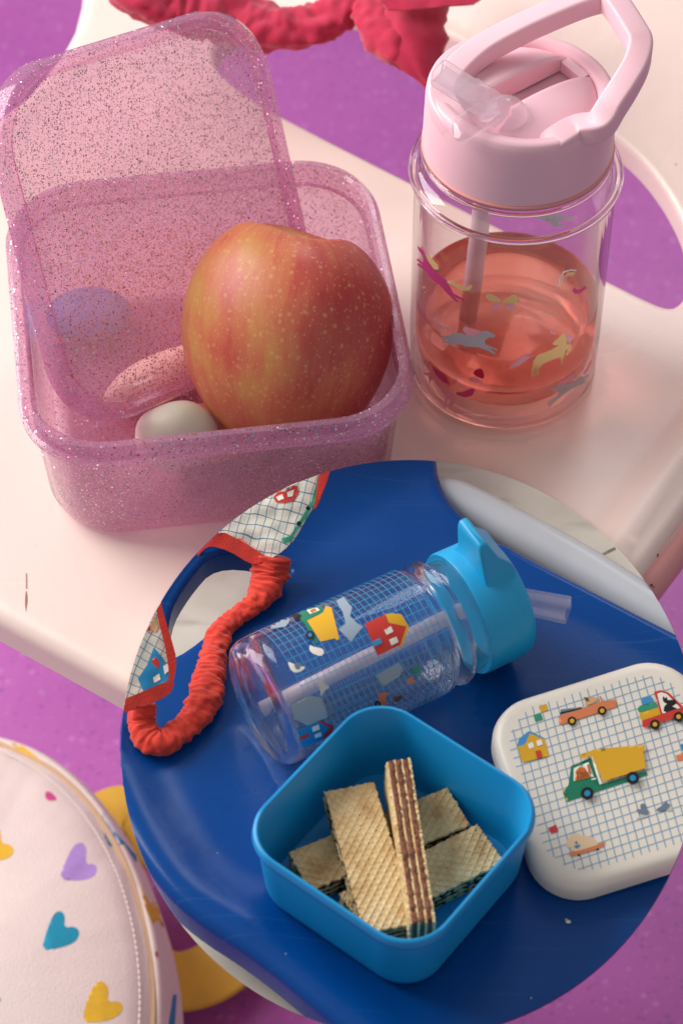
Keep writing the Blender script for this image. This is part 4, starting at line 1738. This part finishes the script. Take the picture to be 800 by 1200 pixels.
dl('printed_house', [(mblu, [(150, 418), (160, 385), (195, 358), (206, 358), (258, 384), (256, 392), (200, 370), (182, 410)]), (my, [(152, 418), (182, 409), (201, 366), (258, 390), (276, 455), (172, 480)]),
                     (mwh, [(192, 408), (212, 400), (219, 420), (198, 427)]), (mwh, [(225, 397), (245, 390), (252, 410), (231, 417)]), (mred, [(222, 437), (242, 432), (249, 460), (230, 466)])])
dl('printed_square', [(my, [(235, 260), (265, 250), (273, 275), (245, 284)])])
dl('printed_square', [(mgr2, [(215, 294), (243, 285), (252, 312), (223, 320)])])
dl('printed_square', [(mred, [(272, 735), (303, 722), (313, 748), (285, 758)])])
dl('printed_square', [(mor, [(770, 452), (800, 440), (808, 468), (778, 475)])])
dl('printed_square', [(mteal, [(788, 410), (815, 400), (822, 425), (797, 434)])])
dl('printed_car', [(mgy, [(318, 296), (322, 272), (400, 262), (412, 266), (322, 300)]), (mbk, [(320, 284), (400, 266), (404, 270), (320, 290)]), (mor, [(313, 302), (325, 293), (400, 272), (470, 244), (500, 240), (534, 234), (540, 262), (325, 332), (316, 330)]),
                   (mtan, [(415, 256), (420, 236), (440, 224), (468, 228), (462, 238), (445, 250), (424, 258)]), (mbr, [(411, 226), (428, 227), (432, 242), (420, 242)]), (mor, [(471, 224), (477, 222), (487, 240), (480, 244)]),
                   (mbk, disc(365, 320, 17.5)), (my, disc(365, 320, 9)), (mbk, disc(482, 281, 17.5)), (my, disc(482, 281, 9)), (my, [(534, 240), (540, 238), (541, 246), (536, 248)])])
dl('printed_pickup_truck', [(my, [(628, 290), (636, 282), (705, 262), (713, 288), (708, 296), (640, 316), (632, 308)]), (mgr2, [(622, 268), (630, 258), (688, 242), (697, 252), (698, 264), (632, 284), (624, 280)]), (mblu, [(634, 238), (640, 230), (672, 220), (682, 232), (682, 243), (640, 256)]),
                            (mred, [(685, 205), (712, 198), (740, 206), (775, 240), (803, 268), (806, 290), (715, 302)]), (mwh, [(697, 213), (712, 207), (734, 213), (788, 268), (726, 290), (717, 288)]),
                            (mbk, [(722, 280), (725, 262), (735, 252), (722, 245), (718, 232), (722, 222), (728, 232), (734, 224), (738, 238), (768, 236), (773, 250), (755, 262), (778, 272), (775, 279), (735, 286)]),
                            (mred, [(638, 318), (720, 291), (812, 260), (818, 290), (650, 345), (641, 344)]), (mbk, disc(688, 334, 20)), (my, disc(688, 334, 9)), (mbk, disc(780, 305, 20)), (my, disc(780, 305, 9))])
dl('printed_tipper_truck', [(mgr, [(330, 597), (352, 566), (362, 492), (438, 462), (472, 566), (655, 514), (661, 528), (345, 633)]), (mwh, [(372, 502), (430, 478), (450, 535), (372, 553)]),
                            (mcat, [(377, 551), (380, 515), (395, 497), (415, 500), (426, 520), (440, 536), (385, 551)]), (mcat, [(424, 490), (432, 486), (441, 524), (432, 526)])] +
   [(mbr, [(384 + 10 * k, 520 - (k % 2) * 6), (388 + 10 * k, 518 - (k % 2) * 6), (389 + 10 * k, 546 - k * 2), (386 + 10 * k, 547 - k * 2)]) for k in range(5)] +
   [(mwh, [(440, 461), (446, 459), (480, 566), (472, 568)]), (my, [(393, 455), (455, 432), (648, 414), (650, 430), (641, 433), (652, 505), (487, 558), (441, 456), (400, 469)]),
    (mwh, [(440, 548), (456, 544), (458, 549), (442, 553)]), (my, [(328, 590), (334, 588), (337, 600), (331, 602)]), (my, [(339, 624), (346, 622), (348, 633), (342, 634)]),
    (mbk, disc(424, 606, 25, 22)), (mteal, disc(424, 606, 12)), (mbk, disc(601, 547, 25, 22)), (mteal, disc(601, 547, 12))])
dl('printed_bird', [(mlg, [(610, 702), (645, 682), (668, 676), (664, 690), (640, 698)]), (mgy, [(615, 660), (636, 664), (630, 648), (640, 638), (655, 644), (654, 660), (668, 672), (658, 686), (640, 682), (622, 676)])], 1)
dl('printed_bird', [(mlg, [(735, 655), (768, 664), (735, 672)]), (mgy, [(692, 662), (712, 652), (735, 626), (738, 643), (750, 640), (742, 656), (728, 668), (700, 672)])], 1)
dl('printed_dog', [(mbei, [(342, 800), (352, 770), (380, 752), (405, 765), (440, 768), (465, 788), (470, 806), (365, 832), (360, 812), (345, 810)]), (mor, [(352, 832), (366, 832), (478, 798), (488, 786), (495, 792), (484, 812), (370, 846), (356, 843)]),
                   (mteal, [(370, 806), (384, 803), (400, 799), (386, 816)]), (mbk, disc(382, 793, 4, 8)), (mbk, disc(392, 843, 5, 8)), (mbk, disc(466, 821, 5, 8))], 1)

SPOUT = thin_clear('clear spout plastic', (0.97, 0.98, 1.0), (0.75, 0.82, 0.9), 0.0, 0.22)
# ------------------------------------------------------------------ blue bottle lying on the seat
RB_ = 0.0262
pa = onz(300, 829, ZP + RB_)
pb = onz(600, 692, ZP + RB_)
axb = (pb - pa)
axb.z = 0
Lb = axb.length
axb.normalize()
sb_ = Vector((-axb.y, axb.x, 0))
zb_ = Vector((0, 0, 1))
pa.z = ZP + RB_ + 0.0006
MBB = frame(pa, sb_, zb_, axb)   # local z = bottle axis


def tpx(x, y):                   # distance along the axis for a photo pixel on the axis
    q = onz(x, y, ZP + RB_)
    return (q - pa).dot(axb)


t_sh = tpx(500, 738)
t_rib = tpx(522, 728)
t_cap0 = tpx(536, 721)
t_cap1 = tpx(590, 697)
bbot = thing('drinking_bottle', 'clear bottle with turquoise cap and toy house prints lying on the blue seat', 'bottle', (pa.x, pa.y, ZP))
bm = bmesh.new()
Rn = RB_ * 0.90
prof = [(0.006, 0.002), (RB_ * 0.72, 0.0012), (RB_ * 0.84, 0.0), (RB_ * 0.93, 0.0012), (RB_ * 0.985, 0.004), (RB_, 0.009), (RB_, t_sh - 0.003), (RB_ * 0.97, t_sh - 0.001), (RB_ * 0.90, t_sh + 0.0005), (Rn * 0.95, t_sh + 0.0014), (RB_ * 0.90, t_sh + 0.0024), (RB_ * 0.985, t_sh + 0.0036), (RB_ * 1.0, t_sh + 0.0052), (RB_ * 0.985, t_sh + 0.0068), (RB_ * 0.90, t_sh + 0.0080), (Rn * 0.95, t_sh + 0.0090), (Rn * 0.985, t_sh + 0.0105), (Rn * 0.985, t_cap0 + 0.002), (Rn * 0.97, t_cap0 + 0.004),
        (Rn * 0.91, t_cap0 + 0.004), (Rn * 0.92, t_sh + 0.0105), (Rn * 0.965, t_sh + 0.0085), (Rn * 0.965, t_sh + 0.0065), (Rn * 0.92, t_sh + 0.0042), (Rn * 0.93, t_sh + 0.002), (RB_ * 0.92, t_sh - 0.001), (RB_ * 0.945, t_sh - 0.004), (RB_ * 0.945, 0.010), (RB_ * 0.90, 0.0055), (RB_ * 0.7, 0.0038), (0.006, 0.0042)]
lathe(bm, MBB, prof, 80)
clearb = thin_clear('clear bottle plastic', (0.985, 0.99, 1.0), (0.62, 0.70, 0.78), 0.9, 0.006)
bbody = obj('body', bm, clearb, bbot, angle=60)
capb = mat('turquoise cap plastic', '#1c9fd2', 0.38, var=0.02, vscale=30, bump=0.03, bscale=900, sss=0.05)
bm = bmesh.new()
CR = RB_ * 0.985
lathe(bm, MBB, [(CR * 0.9, t_cap0 + 0.0005), (CR * 0.985, t_cap0), (CR, t_cap0 + 0.001), (CR * 0.995, t_cap1 - 0.004), (CR * 0.97, t_cap1 - 0.0015), (CR * 0.92, t_cap1), (CR * 0.85, t_cap1 - 0.0006), (CR * 0.82, t_cap1 - 0.004), (CR * 0.2, t_cap1 - 0.004)], 72)
bcap = obj('cap', bm, capb, bbot, angle=50)
# carry loop seen edge-on: a pointed fin over the cap
tipz = onz(556, 592, ZP + 2 * RB_ + 0.012)
bm = bmesh.new()


def bpt(ax_, up_, sd):
    return pa + axb * ax_ + zb_ * up_ + sb_ * sd


fin = [(0.60, 0.0060, t_cap1 - t_cap0 - 0.0015, 0.0175), (0.86, 0.0061, t_cap1 - t_cap0 - 0.0012, 0.0125), (0.98, 0.0061, t_cap1 - t_cap0 - 0.0012, 0.0108), (1.12, 0.0058, t_cap1 - t_cap0 - 0.0030, 0.0102), (1.36, 0.0050, 0.0125, 0.0096), (1.58, 0.0043, 0.0098, 0.0088), (1.70, 0.0042, 0.0082, 0.0080), (1.74, 0.0050, 0.0072, 0.0070)]
loft(bm, [[bpt(t_cap0 + (x0 + x1) / 2 + x, u__ * RB_, y + 0.002) for x, y in rrect((x1 - x0) / 2, hw_, min(0.0012, (x1 - x0) / 2.2), 3)] for u__, x0, x1, hw_ in fin])
obj('carry_loop', bm, capb, bcap, angle=50)
bm = bmesh.new()
s0 = bpt(t_cap1 - 0.004, 0.001, 0.000)
s1 = onz(665, 715, s0.z + 0.003)
dS = (s1 - s0).normalized()
sS = dS.cross(zb_).normalized()
uS = sS.cross(dS)
MSS = frame(s0, sS, uS, dS)
Ls = (s1 - s0).length
rloft(bm, MSS, [(0.0025, 0.001, 0.0), (0.0045, 0.0018, 0.0), (0.0046, 0.0018, Ls * 0.6), (0.0048, 0.0018, Ls), (0.0036, 0.0014, Ls), (0.0032, 0.0012, 0.002)], 4, asp=0.85)
obj('mouthpiece', bm, SPOUT, bbot, angle=50)
bm = bmesh.new()
m0 = s0 + dS * Ls * 0.42 - uS * 0.003
rloft(bm, frame(m0, dS, sS, -uS), [(0.0010, 0.0006, 0.0), (0.0009, 0.0006, 0.009), (0.0012, 0.0009, 0.0118)], 4, asp=3.2)
obj('thumb_tab', bm, SPOUT, bbot, angle=50)
# inner straw
bm = bmesh.new()
sweep(bm, [bpt(0.006, -0.010, 0.004), bpt(t_cap0, 0.0, 0.001)], lambda i, t, n: circ(0.0032, 16))
obj('inner_straw', bm, strawm, bbot)
# blue grid print round the body
bm = bmesh.new()
gbm = mat('bright blue grid print', '#3f9fd0', 0.4)
g0, g1_ = 0.012, t_sh - 0.004
Rg = RB_ + 0.00012
nr = 24
na = 44
NSEG = 96
for k in range(nr + 1):
    t = g0 + (g1_ - g0) * k / nr
    hw = 0.00012
    rings = [[MBB @ Vector((Rg * math.cos(2 * math.pi * i / NSEG), Rg * math.sin(2 * math.pi * i / NSEG), t + s * hw)) for i in range(NSEG)] for s in (-1, 1)]
    loft(bm, rings, True, False, False)
for k in range(na):
    a = 2 * math.pi * k / na
    da = 0.00012 / Rg
    Rg2 = Rg + 0.00005
    vs = [bm.verts.new(MBB @ Vector((Rg2 * math.cos(a + s * da), Rg2 * math.sin(a + s * da), t))) for s, t in ((-1, g0), (1, g0), (1, g1_), (-1, g1_))]
    bm.faces.new(vs)
obj('grid_print', bm, gbm, bbody, smooth=False)
b4 = bvh_of([bbody])
A4 = (330, 690, 4)


mblk = mat('faded grey print', '#8f9fae', 0.45)


def db(name, polys, sm=0, far=False):
    decal(name, bbot, b4, polys, A4, 0.0003, 3.5, smooth=sm, far=far, maxd=0.008)


db('printed_tipper_truck', [(mgr, [(48, 128), (80, 100), (185, 84), (202, 104), (122, 150), (172, 246), (162, 260), (140, 236), (110, 170), (85, 142)]), (mwh, [(118, 104), (165, 92), (180, 104), (135, 122)]), (mcat, [(132, 106), (158, 96), (165, 106), (140, 118)]),
                            (my, [(120, 155), (196, 116), (208, 85), (235, 95), (270, 238), (256, 245), (248, 236), (182, 252)]), (mbk, [(50, 132), (70, 120), (92, 128), (84, 144), (62, 148)]), (mbk, disc(133, 223, 20)), (mteal, disc(133, 223, 9))])
db('printed_house', [(mred, [(388, 165), (485, 122), (500, 160), (588, 174), (555, 263), (448, 313)]), (my, [(484, 121), (520, 117), (560, 122), (590, 172), (595, 182), (560, 271), (552, 268), (583, 178), (502, 162)]), (mwh, [(478, 195), (510, 177), (522, 202), (490, 218)]), (mwh, [(500, 240), (535, 225), (545, 250), (512, 267)]), (mblu, [(418, 252), (458, 232), (470, 255), (428, 275)])])
db('printed_house', [(mteal, [(70, 665), (165, 618), (230, 640), (195, 702), (95, 742)]), (mred, [(165, 614), (240, 640), (238, 670), (190, 706), (196, 680), (222, 648), (168, 622)]), (mred, [(82, 690), (125, 672), (128, 690), (85, 708)]), (mwh, [(138, 645), (170, 632), (175, 655), (142, 668)]), (mwh, [(148, 680), (180, 665), (183, 685), (152, 695)])])
db('printed_square', [(mgr2, [(608, 370), (640, 355), (650, 390), (618, 402)])])
db('printed_square', [(mor, [(582, 425), (612, 410), (620, 435), (590, 448)])])
db('printed_block', [(mblk, [(255, 60), (290, 40), (330, 90), (320, 130), (350, 160), (380, 180), (350, 215), (325, 250), (300, 225), (265, 192), (300, 165), (285, 110)])])
db('printed_block', [(mblk, [(437, 405), (545, 345), (567, 372), (550, 410), (475, 455)])])
db('printed_block', [(mblk, [(40, 545), (130, 500), (190, 510), (215, 600), (120, 640), (60, 610)])])
db('printed_block', [(mblk, [(-40, 130), (10, 112), (40, 150), (20, 180), (-50, 190)])])
db('printed_bird', [(mwh, [(25, 340), (52, 352), (80, 362), (116, 368), (80, 395), (45, 390)]), (mgy, [(55, 352), (90, 345), (85, 380), (66, 380)])], 1)
db('printed_bird', [(mwh, [(130, 262), (150, 275), (190, 280), (200, 300), (182, 320), (130, 298)])], 1)
db('printed_bird', [(mlg, [(165, 430), (182, 420), (195, 445), (228, 460), (198, 478), (182, 512), (178, 470)])], 1)
db('printed_crane', [(mgy, [(180, 515), (186, 512), (245, 610), (238, 613)]), (mgy, [(205, 505), (211, 503), (262, 600), (256, 603)])] + [(mgy, [(186 + 12 * k, 520 + 20 * k), (208 + 12 * k, 508 + 20 * k), (210 + 12 * k, 512 + 20 * k), (188 + 12 * k, 525 + 20 * k)]) for k in range(5)])
db('printed_car', [(mor, [(448, 490), (485, 485), (505, 488), (485, 500), (492, 555), (462, 560)]), (mbk, disc(447, 538, 15)), (mteal, disc(447, 538, 6)), (mbr, [(518, 505), (560, 494), (562, 508), (545, 524), (525, 526)])])

# ------------------------------------------------------------------ grid print bag with red strap
def grid_cloth(name, rotz, sc_):
    m = bpy.data.materials.new(name)
    m.use_nodes = True
    nt = m.node_tree
    b = nt.nodes['Principled BSDF']
    tc = nd(nt, 'ShaderNodeTexCoord')
    nz = nd(nt, 'ShaderNodeTexNoise')
    nz.inputs['Scale'].default_value = 45
    nt.links.new(tc.outputs['Object'], nz.inputs['Vector'])
    wv = nd(nt, 'ShaderNodeVectorMath', operation='SCALE')
    wv.inputs['Scale'].default_value = 0.004
    nt.links.new(nz.outputs['Color'], wv.inputs[0])
    ad = nd(nt, 'ShaderNodeVectorMath', operation='ADD')
    nt.links.new(tc.outputs['Object'], ad.inputs[0])
    nt.links.new(wv.outputs[0], ad.inputs[1])
    mp = nd(nt, 'ShaderNodeMapping')
    mp.inputs['Rotation'].default_value = (0, 0, rotz)
    mp.inputs['Scale'].default_value = (sc_, sc_, sc_)
    nt.links.new(ad.outputs[0], mp.inputs[0])
    sx = nd(nt, 'ShaderNodeSeparateXYZ')
    nt.links.new(mp.outputs[0], sx.inputs[0])
    ms = []
    for k in (0, 1):
        fr = nd(nt, 'ShaderNodeMath', operation='FRACT')
        nt.links.new(sx.outputs[k], fr.inputs[0])
        l_ = nd(nt, 'ShaderNodeMath', operation='LESS_THAN')
        l_.inputs[1].default_value = 0.1
        nt.links.new(fr.outputs[0], l_.inputs[0])
        ms.append(l_)
    mxx = nd(nt, 'ShaderNodeMath', operation='MAXIMUM')
    nt.links.new(ms[0].outputs[0], mxx.inputs[0])
    nt.links.new(ms[1].outputs[0], mxx.inputs[1])
    col = mixc(nt, mxx.outputs[0], lin('#d9d3c4'), lin('#5d8299'))
    nt.links.new(col, b.inputs['Base Color'])
    b.inputs['Roughness'].default_value = 0.85
    wn = nd(nt, 'ShaderNodeTexNoise')
    wn.inputs['Scale'].default_value = 1500
    nt.links.new(tc.outputs['Object'], wn.inputs['Vector'])
    bu = nd(nt, 'ShaderNodeBump')
    bu.inputs['Strength'].default_value = 0.3
    bu.inputs['Distance'].default_value = 0.0006
    nt.links.new(wn.outputs['Fac'], bu.inputs['Height'])
    nt.links.new(bu.outputs[0], b.inputs['Normal'])
    return m


Zb = (140, 540, 2.353)


def zz6(L):
    return [(Zb[0] + x / Zb[2], Zb[1] + y / Zb[2]) for x, y in L]


gcl = grid_cloth('blue grid cotton', math.radians(20), 300)
redtrim = mat('scarlet bias binding', '#c22a1b', 0.8, var=0.08, vscale=120, bump=0.4, bscale=1600, sheen=0.2)
redst = mat('scarlet gathered cotton', '#d7341f', 0.8, var=0.08, vscale=120, bump=0.4, bscale=1600, sheen=0.25)
UP0 = onz(315, 600, 0.071)
un = Vector((-0.25, -0.62, 0.75))
LP0 = onz(176, 780, 0.068)
lnn = Vector((0.15, -0.45, 0.88))
gbag = thing('fabric_bag', 'white grid print fabric bag with scarlet binding and gathered strap on the blue chair', 'bag', (LP0.x, LP0.y, ZP))
bm = cloth_sheet(zz6([(230, 150), (400, 60), (470, 10), (580, 0), (566, 50), (545, 105), (505, 178), (472, 232), (432, 264), (402, 270), (340, 232), (282, 196), (225, 220)]), UP0, un, 0.0022, 2)
cut_round(bm)
up_ = obj('fabric_panel', bm, gcl, gbag, solid=0.001)
bm = cloth_sheet(zz6([(200, 262), (226, 222), (278, 190), (340, 222), (404, 262), (400, 276), (385, 285), (362, 284), (305, 248), (258, 234), (232, 244), (205, 285)]), UP0, un, 0.0010, 5, lift=0.0016)
cut_round(bm)
obj('binding', bm, redtrim, up_, solid=0.0012)
bm = cloth_sheet(zz6([(553, 30), (585, 20), (575, 60), (550, 120), (535, 140), (545, 100)]), UP0, un, 0.0008, 6, lift=0.0018)
cut_round(bm)
obj('binding', bm, redtrim, up_, solid=0.0012)
bm = cloth_sheet(zz6([(-40, 690), (-20, 560), (40, 420), (112, 372), (120, 430), (136, 495), (152, 552), (138, 612), (90, 640), (20, 672)]), LP0, lnn, 0.0014, 8)
cut_round(bm)
lp_ = obj('fabric_panel', bm, gcl, gbag, solid=0.001)
bm = cloth_sheet(zz6([(98, 398), (112, 380), (122, 430), (142, 492), (158, 550), (150, 604), (138, 628), (134, 560), (122, 500), (108, 450)]), LP0, lnn, 0.0006, 9, lift=0.0016)
cut_round(bm)
obj('binding', bm, redtrim, lp_, solid=0.0012)
bm = cloth_sheet(zz6([(-10, 668), (60, 640), (138, 606), (152, 612), (138, 648), (60, 682), (-12, 702)]), LP0, lnn, 0.0006, 10, lift=0.0020)
cut_round(bm)
obj('binding', bm, redtrim, lp_, solid=0.0012)


def dropz(x, y, r):
    p = onsurf(Zb[0] + x / Zb[2], Zb[1] + y / Zb[2], lambda a, b_: zblue(a, b_) + r * 0.8)
    return p


sp_ = [(422, 262, 46), (414, 318, 48), (398, 362, 42), (362, 402, 30), (318, 432, 27), (280, 470, 31), (262, 525, 34), (250, 590, 40), (236, 650, 44), (208, 705, 38), (165, 748, 36), (115, 778, 38), (78, 760, 36), (62, 715, 34), (70, 668, 34)]
k_ = 1 / Zb[2] / 2800
pts = []
rad = []
for i, (x, y, r) in enumerate(sp_):
    R_ = r / Zb[2] / 2870
    p = dropz(x, y, R_)
    if i <= 1:
        p = onplane(Zb[0] + x / Zb[2], Zb[1] + y / Zb[2], UP0 - un.normalized() * 0.003, un.normalized()).lerp(p, i * 0.5)
    if i >= len(sp_) - 2:
        p = onplane(Zb[0] + x / Zb[2], Zb[1] + y / Zb[2], LP0 - lnn.normalized() * 0.004, lnn.normalized()).lerp(p, (len(sp_) - 1 - i) * 0.6)
    pts.append(p)
    rad.append(R_ * 1.03)
bm = strap_mesh(pts, rad, wl=0.0026, amp=0.25, nseg=52, flat=0.72, seed=7, big=0.05, twist=1.2, sinus=0.45, ridge=0.8, rfr=0.75)
obj('gathered_strap', bm, redst, gbag)
ub = bvh_of([up_])
lbb = bvh_of([lp_])
decal('printed_car', up_, ub, [(mred, [(425, 100), (440, 82), (470, 68), (490, 60), (494, 90), (480, 110), (455, 116), (432, 114)]), (mwh, [(433, 100), (450, 92), (455, 104), (440, 110)]), (mwh, [(462, 86), (482, 78), (478, 98), (464, 100)])], Zb, 0.0004, 4)
decal('printed_train', up_, ub, [(mgr2, [(548, 40), (560, 42), (545, 100), (520, 150), (490, 190), (470, 222), (452, 228), (446, 215), (470, 208), (500, 160), (530, 110)]), (mbk, disc(520, 130, 6, 8)), (mbk, disc(495, 172, 6, 8))], Zb, 0.0004, 4, maxd=0.01)
decal('printed_house', lp_, lbb, [(mteal, [(52, 600), (76, 565), (95, 515), (120, 545), (136, 590), (132, 608), (68, 640)]), (mred, [(88, 552), (100, 540), (112, 562), (102, 574)]), (mwh, [(91, 598), (110, 587), (114, 604), (95, 614)]), (mwh, [(120, 568), (132, 560), (137, 580), (125, 590)])], Zb, 0.0004, 3)
decal('printed_dog', lp_, lbb, [(mtan, [(80, 440), (98, 428), (108, 460), (100, 474), (84, 464)]), (mred, [(74, 452), (82, 446), (86, 470), (78, 470)])], Zb, 0.0004, 3)

# ================================================================== heart print bag on the floor
HBC = onz(-105, 1212, FLOOR_Z + 0.10)
canv = mat('cream canvas', '#e6d5cf', 0.85, var=0.03, vscale=40, bump=0.5, bscale=1100)
hbag = thing('heart_bag', 'cream canvas bag printed with coloured hearts and a yellow handle on the purple floor', 'bag', (HBC.x, HBC.y, FLOOR_Z))
ctl = [(0, 862), (60, 893), (110, 937), (150, 1000), (182, 1070), (202, 1140), (209, 1200)]
NA = 220
bm = bmesh.new()
ROUT = (onz(207, 1180, FLOOR_Z + 0.07).to_2d() - HBC.to_2d()).length
RY = ROUT * 1.47
prof = [(0.02, 0.128), (0.3, 0.127), (0.55, 0.124), (0.72, 0.119), (0.80, 0.1160), (0.875, 0.1105), (0.893, 0.1065), (0.906, 0.1058), (0.918, 0.1070), (0.935, 0.1030), (0.960, 0.095), (0.985, 0.081), (1.0, 0.062), (0.995, 0.040), (0.97, 0.018), (0.93, 0.0008), (0.5, 0.0006), (0.02, 0.0006)]
rings = []
for r, z in prof:
    ring = []
    for j in range(NA):
        a = 2 * math.pi * j / NA
        k = 1 + 0.006 * math.sin(3 * a) + 0.004 * math.sin(7 * a + 1)
        hz = z
        if 0.6 < r < 0.9 and z > 0.09:
            hz += 0.0005 * noise.noise(Vector((a * 16, r * 4, 1))) + 0.0014 * noise.noise(Vector((a * 5, r * 7, 4)))
        elif z > 0.03:
            hz += 0.004 * noise.noise(Vector((math.cos(a) * r * 3, math.sin(a) * r * 3, 2)))
        ring.append(Vector((HBC.x + ROUT * r * k * math.cos(a), HBC.y + RY * r * k * math.sin(a), FLOOR_Z + hz)))
    rings.append(ring)
loft(bm, rings)
hb = obj('canvas_body', bm, canv, hbag)
bm = bmesh.new()
zip_r = 0.9
pz = [Vector((HBC.x + ROUT * zip_r * math.cos(2 * math.pi * j / 180), HBC.y + RY * zip_r * math.sin(2 * math.pi * j / 180), FLOOR_Z + 0.1066)) for j in range(181)]
sweep(bm, pz, lambda i, t, n: rrect(0.0022, 0.0008, 0.0007, 2), cap=False)
obj('zip_tape', bm, mat('beige zip', '#c9a887', 0.7, bump=0.5, bscale=900), hbag)
bm = bmesh.new()
stc = mat('cream thread', '#e8dcd2', 0.8)
for j in range(300):
    a = 2 * math.pi * j / 300
    rr_ = ROUT * 0.858
    p = Vector((HBC.x + rr_ * math.cos(a), HBC.y + RY * 0.858 * math.sin(a), FLOOR_Z + 0.1122))
    d = Vector((-math.sin(a), math.cos(a), 0))
    o_ = Vector((math.cos(a), math.sin(a), 0))
    vs = [bm.verts.new(p + d * s * 0.0013 + o_ * t * 0.0004 + Vector((0, 0, 0.0006))) for s, t in ((-1, -1), (1, -1), (1, 1), (-1, 1))]
    bm.faces.new(vs)
st = obj('stitching', bm, stc, hb, kind='stuff')
hbv = bvh_of([hb])
Zh = (0, 860, 3.527)
hpur = mat('lilac heart print', '#ae8cd0', 0.8, var=0.06, vscale=300)
htea = mat('teal heart print', '#1d94b4', 0.8, var=0.06, vscale=300)
hyel = mat('yellow heart print', '#e0b231', 0.8, var=0.06, vscale=300)
hpin = mat('pink heart print', '#cf4a8c', 0.8)
hblu = mat('blue heart print', '#2b84b8', 0.8)


def dh_(name, m, pts, sm=1):
    decal(name, hb, hbv, [(m, pts)], Zh, 0.00015, 4, smooth=sm, maxd=0.02)


dh_('printed_heart', hpur, [(245, 602), (270, 530), (300, 470), (322, 450), (346, 452), (360, 478), (352, 540), (392, 538), (404, 560), (388, 592), (330, 608)])
dh_('printed_heart', htea, [(172, 895), (195, 810), (222, 745), (248, 730), (270, 748), (265, 802), (312, 796), (332, 822), (312, 862), (240, 888)])
dh_('printed_heart', hyel, [(338, 1192), (360, 1100), (392, 1032), (425, 1020), (450, 1050), (442, 1108), (496, 1106), (512, 1130), (486, 1170), (420, 1192)])
dh_('printed_heart', hyel, [(-30, 385), (0, 388), (8, 455), (42, 456), (62, 484), (38, 516), (-30, 528)])
dh_('printed_heart', hpin, [(185, 238), (212, 240), (242, 274), (192, 278)])
dh_('printed_heart', hpin, [(636, 915), (648, 892), (655, 920), (645, 925)])
dh_('printed_heart', hyel, [(34, 4), (84, 42), (177, 112), (162, 122), (44, 44)])
dh_('printed_heart', hblu, [(423, 322), (470, 400), (584, 525), (562, 532), (512, 455), (455, 467), (433, 440)], 0)
dh_('printed_heart', hyel, [(585, 636), (656, 770), (630, 786), (592, 700)], 0)
dh_('printed_heart', hyel, [(622, 700), (660, 690), (688, 770), (694, 838), (658, 776)], 0)
dh_('printed_heart', hblu, [(715, 1078), (730, 1078), (722, 1215), (695, 1215)], 0)
dh_('printed_heart', hblu, [(-8, 1085), (2, 1090), (2, 1105), (-8, 1110)], 0)
bm = bmesh.new()
hy = mat('mustard webbing', '#d3a53a', 0.75, var=0.08, vscale=50, bump=0.4, bscale=900)
hpth = [(120, 965), (150, 955), (205, 1000), (255, 1040), (290, 1085), (262, 1130), (215, 1150), (165, 1140)]
hzz = [0.05, 0.05, 0.04, 0.026, 0.020, 0.018, 0.022, 0.030]
yb = [onz(x, y, FLOOR_Z + z) for (x, y), z in zip(hpth, hzz)]
sweep(bm, catmull(yb, 10), lambda i, t, n: rrect(0.0185, 0.0022, 0.002, 3))
obj('handle', bm, hy, hbag, angle=50)
